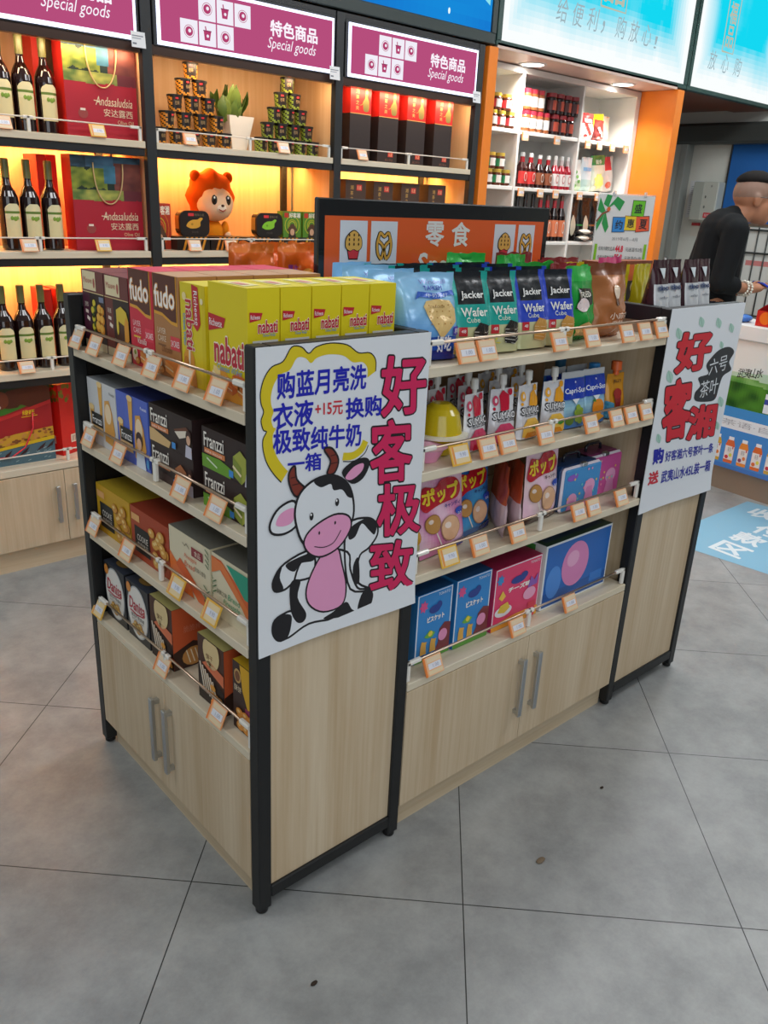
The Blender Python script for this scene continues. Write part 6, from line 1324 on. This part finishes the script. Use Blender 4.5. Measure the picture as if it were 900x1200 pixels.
# on the counter
def onc(s, y): p = a0 + dU * s + Vector((-dU.y, dU.x, 0)) * y; return (p.x, p.y, .976)
g = thing('display_box', 'red cardboard counter display box with dark-framed clear window', 'display box', onc(.07, .02), ang)
m = MB(); vs = [(0, 0, 0), (.30, 0, 0), (.30, .2, 0), (0, .2, 0), (0, 0, .085), (.30, 0, .085), (.30, .2, .15), (0, .2, .15)]
m.add(vs, [(3, 2, 1, 0), (0, 1, 5, 4), (1, 2, 6, 5), (2, 3, 7, 6), (3, 0, 4, 7)], '#c81a1c', 'satin'); m.add([(x * .98 + .003, .004 + y * .96, z - .004 if z else .004) for x, y, z in vs], [(0, 1, 2, 3), (4, 5, 1, 0), (5, 6, 2, 1), (6, 7, 3, 2), (7, 4, 0, 3)], '#981418', 'satin')
f = Fr(m, (0, 0, 0), (1, 0, 0), (0, 0, 1), 'satin'); f.disc(.055, .045, .035, .035, '#e8701c', 1, 18); f.poly([(.10, .0), (.17, 0), (.16, .06), (.11, .05)], '#f0b828', 1); f.disc(.13, .03, .018, None, '#f4ecd8', 2); m.build('tray', g)
m = MB()
for (x0, x1, z0, z1) in ((.052, .062, .075, .26), (.24, .25, .075, .26), (.062, .24, .25, .26)): m.box(x0, x1, .06, .075, z0, z1, '#1c1c1c', 'satin')
m.box(.062, .24, .075, .085, .01, .25, '#8a8a78', 'gloss'); f = Fr(m, (.062, .0745, .08), (1, 0, 0), (0, 0, 1), 'gloss'); f.rect(0, .12, .178, .17, '#b8404c'); f.rect(.01, .01, .06, .1, '#c8c4a0'); f.rect(.08, .01, .16, .09, '#a8a48c'); m.build('window', g)
o = MB(); o.ball((0, 0, .02), (.07, .05, .022), '#2f6ab8', 'satin', 16, 8, lambda d: 1 + .12 * noise.noise(d * 3)); o.box(-.05, .05, .02, .06, .0, .055, '#e6e6e4', 'satin', .004); tag(o.build('wipes_pack', None, onc(-.06, .10)), 'blue and white packet on the counter beside the red box', 'packet')

# floor sticker before the counter
f0 = Fr(None, (0, 0, FZ), (1, 0, 0), (0, 1, 0))
m = MB(); f = Fr(m, (0, 0, FZ), (1, 0, 0), (0, 1, 0), 'satin', .0006)
A1, B1, C1, D1 = f.uv(876, 587.5), f.uv(818, 611), f.uv(814, 645), f.uv(900, 673)
ux = ((D1[0] - C1[0]), (D1[1] - C1[1])); e1 = (C1[0] + (B1[0] - A1[0]) * .8, C1[1] + (B1[1] - A1[1]) * .8); e0 = (B1[0] + (B1[0] - A1[0]) * .35, B1[1] + (B1[1] - A1[1]) * .35)
far = (A1[0] + ux[0] * 2.6, A1[1] + ux[1] * 2.6); nr = (C1[0] + ux[0] * 3.4, C1[1] + ux[1] * 3.4)
f.poly([e0, C1, nr, far, A1], '#84b8d2', 1)
Z = lambda pts: [(800 + a / 8.57, 540 + b / 8.57) for a, b in pts]
for s, TL, TR, BLp in (('区', (420, 800), (715, 910), (265, 870)), ('款', (600, 708), (880, 800), (452, 775)), ('付', (810, 640), (1060, 720), (670, 705)), ('收', (760, 475), (1000, 540), (620, 530))):
    f.ptext(s, *Z([TL, TR, BLp]), '#dfe8ec', 2, .03)
tag(m.build('floor_sticker'), 'light blue floor sticker with white characters before the counter', 'sticker')

# passage wall: control box, notice, blue board, grid screen
t = thing('control_box', 'grey metal control box on the pale passage wall', 'control box', (6.3, 2.56, 1.50), -H90)
m = MB(); m.box(-.11, .11, -.13, -.001, 0, .31, '#b8bdb4', 'satin', .008); m.box(-.112, -.02, -.132, -.128, .004, .306, '#a2a8a0', 'satin', .003)
f = Fr(m, (-.11, -.1325, 0), (1, 0, 0), (0, 0, 1), 'satin'); f.rect(.125, .025, .195, .065, '#c8283a', 1); f.text('配电', .135, .034, .185, .056, '#f0e0e0', 2); f.disc(.12, .19, .006, .012, '#4a4e4a', 1, 10); f.disc(.12, .11, .008, .012, '#6a6e6a', 1, 10); f.disc(.16, .275, .008, .01, '#8a8e88', 1, 10); m.build('body', t)
m = MB(); m.box(-.045, .035, -.006, -.001, -.13, -.02, '#d8d4c8', 'paper'); m.box(-.045, .035, -.0065, -.0005, -.045, -.02, '#b83038', 'paper'); tag(m.build('wall_label', None, (6.3, 2.66, 1.50)), 'small red-topped label below the grey control box', 'label').rotation_euler = (0, 0, -H90)
m = MB(); m.box(-.06, .06, -.003, -.0005, 0, .30, '#d6dcde', 'paper'); f = Fr(m, (-.06, -.003, 0), (1, 0, 0), (0, 0, 1))
for k in range(14): f.rect(.015, .25 - k * .017, .10 - .02 * (k % 3), .255 - k * .017, '#98a4b0')
tag(m.build('notice', None, (6.3, 2.72, 1.52)), 'white printed notice beside the grey control box', 'notice').rotation_euler = (0, 0, -H90)
t = thing('notice_board', 'large blue board on the passage wall behind the person', 'board', (6.3, 2.44, 1.48), -H90)
m = MB(); m.box(0, 1.5, -.02, -.001, .02, .62, '#2a66ae', 'matte'); m.build('board', t); m = MB(); m.box(-.012, 1.5, -.025, -.0005, 0, .02, '#c8ccc8', 'metal'); m.box(-.014, 0, -.025, -.0005, 0, .62, '#6a6e70', 'metal'); m.build('frame', t)
t = thing('grid_screen', 'dark grid screen over white panes behind the person', 'screen', (6.27, 2.16, .75), -H90)
m = MB(); m.box(0, 1.2, -.008, -.002, 0, .72, '#dfe2dc', 'satin'); m.box(.02, 1.18, -.009, -.0085, .42, .46, '#d88a88', 'satin'); m.build('pane', t)
m = MB()
for k in range(15): m.tube([(k * .085, -.016, 0), (k * .085, -.016, .72)], .006, '#4a4e4c', 'satin', 6)
for z in (.02, .28, .52, .70): m.tube([(0, -.022, z), (1.2, -.022, z)], .008, '#4a4e4c', 'satin', 6)
m.build('grille', t)

# ---------------------------------------------------------------- the person behind the counter
def remeshed(name, caps, balls, voxel, colfn, parent=None, mat='skin', it=4):
    m = MB()
    for a, b, ra, rb in caps:
        a, b = Vector(a), Vector(b); n = 6; m.tube([a.lerp(b, k / n) for k in range(n + 1)], [ra + (rb - ra) * k / n for k in range(n + 1)], '#888', mat, 14); m.ball(a, ra * 1.0, '#888', mat, 14, 8); m.ball(b, rb * 1.0, '#888', mat, 14, 8)
    for c, r in balls: m.ball(c, r, '#888', mat, 20, 14)
    o = m.build('tmp'); md = o.modifiers.new('r', 'REMESH'); md.mode = 'VOXEL'; md.voxel_size = voxel
    sm = o.modifiers.new('s', 'SMOOTH'); sm.factor = .5; sm.iterations = it
    bpy.context.view_layer.update(); ev = o.evaluated_get(bpy.context.evaluated_depsgraph_get()); me = ev.to_mesh()
    vs = [tuple(v.co) for v in me.vertices]; fs = [tuple(p.vertices) for p in me.polygons]; cs = []; ms = []
    for p in me.polygons: cs.append(colfn(p.center))
    ev.to_mesh_clear(); bpy.data.objects.remove(o)
    q = MB(); q.add(vs, fs, [c if isinstance(c, str) else c[0] for c in cs], mat, True); q.m = [mat if isinstance(c, str) else c[1] for c in cs]
    return q.build(name, parent)
S = 1.09
t = thing('person', 'person in black shirt and glasses with shaved sides, looking down at a phone', 'person', (4.555, 1.535, FZ), math.radians(48))
t.scale = (S, S, S)
SK = '#b07a5c'
HD = Vector((0, -.165, 1.535))
caps = [((0, 0, .95), (0, -.01, 1.18), .135, .125), ((0, -.01, 1.18), (0, -.02, 1.34), .125, .13), ((-.13, -.02, 1.36), (.13, -.02, 1.36), .075, .075), ((0, -.03, 1.38), (0, -.125, 1.46), .066, .062)]
for s in (-1, 1):
    caps += [((s * .09, 0, .92), (s * .10, -.01, .50), .085, .058), ((s * .10, -.01, .50), (s * .10, .02, .09), .055, .038), ((s * .10, .02, .06), (s * .11, -.15, .035), .038, .03)]
    el = (s * .225, .03, 1.07); wr = (s * .10, -.19, 1.00) if s > 0 else (s * .075, -.205, 1.03)
    caps += [((s * .185, -.02, 1.35), el, .058, .045), (el, wr, .043, .028)]
    pm = Vector(wr) + Vector((-s * .035, -.06, .008)); caps += [(wr, tuple(pm), .028, .030), (tuple(pm - Vector((s * -.02, 0, 0))), tuple(pm + Vector((s * .022, -.01, 0))), .022, .022)]
    for k in range(4):
        b = pm + Vector((s * (.030 - k * .019), -.025, .004)); c = b + Vector((-s * .012, -.035 + .004 * abs(k - 1.5), .004)); e = c + Vector((-s * .020, -.012, .020)); caps += [(tuple(b), tuple(c), .0095, .0085), (tuple(c), tuple(e), .0085, .0072)]
    th = pm + Vector((-s * .028, .02, .012)); caps += [(tuple(th), tuple(th + Vector((-s * .02, -.025, .018))), .011, .009), (tuple(th + Vector((-s * .02, -.025, .018))), tuple(th + Vector((-s * .015, -.05, .024))), .009, .0075)]
h = HD
balls = [((h.x, h.y + .015, h.z + .03), (.078, .098, .095)), ((h.x, h.y - .03, h.z - .045), (.062, .072, .078)), ((h.x, h.y - .06, h.z - .095), (.036, .034, .030)), ((h.x, h.y - .105, h.z - .02), (.014, .02, .026)), ((h.x, h.y - .115, h.z - .034), (.017, .014, .012)), ((h.x, h.y - .092, h.z - .066), (.026, .012, .007)), ((h.x, h.y - .090, h.z - .078), (.024, .012, .008)), ((h.x, h.y - .075, h.z + .022), (.06, .022, .016))]
for s in (-1, 1): balls += [((s * .078, h.y + .012, h.z - .012), (.010, .020, .032)), ((s * .083, h.y + .018, h.z + .002), (.008, .018, .022)), ((s * .04, h.y - .07, h.z - .035), (.022, .02, .02))]
HS = 1.13
balls = [((h.x + (c[0] - h.x) * HS, h.y + (c[1] - h.y) * HS, h.z + (c[2] - h.z) * HS), tuple(q * HS for q in r)) for c, r in balls]
def bodycol(c):
    if c.z < .96: return ('#22252c', 'matte') if c.z > .075 else ('#17171a', 'satin')
    if c.z > 1.36 and c.y < .06 and (c - HD).length < .28:
        if c.z > HD.z + .005 and c.y > HD.y - .055: return '#8d7060'
        if (c - (HD + Vector((0, -.10, -.072)))).length < .022 and c.z < HD.z - .058: return '#9a4f48'
    return SK
body = remeshed('body', caps, balls, .0075, bodycol, t)
sh = [((0, 0, .93), (0, -.01, 1.18), .155, .145), ((0, -.01, 1.18), (0, -.02, 1.34), .145, .142), ((-.135, -.02, 1.365), (.135, -.02, 1.365), .088, .088), ((0, -.03, 1.40), (0, -.06, 1.425), .080, .072)]
for s in (-1, 1):
    el = Vector((s * .225, .03, 1.07)); wr = Vector((s * .10, -.19, 1.00)) if s > 0 else Vector((s * .075, -.205, 1.03)); sh += [((s * .185, -.02, 1.355), tuple(el), .074, .064), (tuple(el), tuple(el.lerp(wr, .42)), .062, .054)]
remeshed('shirt', sh, [], .010, lambda c: '#141618', t, 'matte')
m = MB(); m.ball((HD.x, HD.y + .012, HD.z + .092), (.078, .110, .062), '#1a1614', 'matte', 20, 12, lambda d: 1 + .06 * noise.noise(d * 6) if d.z > -.1 else .86); m.build('hair', t)
m = MB()
for s in (-1, 1):
    c = Vector((s * .038, HD.y - .126, HD.z - .004)); m.tube([c + Vector((.026 * math.cos(a), 0, .019 * math.sin(a))) for a in [k * math.pi / 8 for k in range(17)]], .0018, '#1c1c1e', 'gloss', 6); m.tube([c + Vector((s * .026, 0, .006)), (s * .088, HD.y - .05, HD.z + .006), (s * .097, HD.y + .02, HD.z + .008)], .0020, '#1c1c1e', 'gloss', 6)
m.tube([(-.012, HD.y - .128, HD.z), (.012, HD.y - .128, HD.z)], .0018, '#1c1c1e', 'gloss', 6); m.build('glasses', t)
for s in (-1, 1):
    m = MB(); m.ball((s * .037, HD.y - .098, HD.z - .004), (.014, .008, .006), '#e6e0da', 'gloss', 12, 8); m.ball((s * .037, HD.y - .104, HD.z - .006), (.006, .004, .006), '#20140e', 'gloss', 10, 6); m.build('eye', t)
E0, W0 = Vector((-.225, .03, 1.07)), Vector((-.075, -.205, 1.03)); wrist = E0.lerp(W0, .86)
ax = (W0 - E0).normalized(); e1 = ax.cross(Vector((0, 0, 1))).normalized(); e2 = ax.cross(e1)
for w_, l in ((-.02, 'white bead bracelet nearer the elbow on the person\'s wrist'), (.015, 'white bead bracelet nearer the hand on the person\'s wrist')):
    m = MB()
    for k in range(16):
        a = k * math.pi / 8; m.ball(wrist + ax * w_ + e1 * (.040 * math.cos(a)) + e2 * (.040 * math.sin(a)), .0078, '#e6e2d4', 'gloss', 8, 6)
    m.build('bracelet', t)
pc = Vector((.0, -.315, 1.045)); R = Matrix.Rotation(math.radians(48), 4, 'Z'); wpos = Vector((4.555, 1.535, FZ)) + (R @ (pc * S))
m = MB(); m.box(-.085, .085, -.042, .042, 0, .012, '#1c3cc0', 'gloss', .003); m.box(-.08, .08, -.038, .038, .012, .0128, '#3a6ad8', 'gloss'); m.box(.015, .08, -.038, .038, .0128, .0134, '#dfe6ee', 'gloss')
o = m.build('phone', None, wpos); o.rotation_euler = (math.radians(28), 0, math.radians(48)); tag(o, 'phone with blue and white screen held by the person', 'phone')
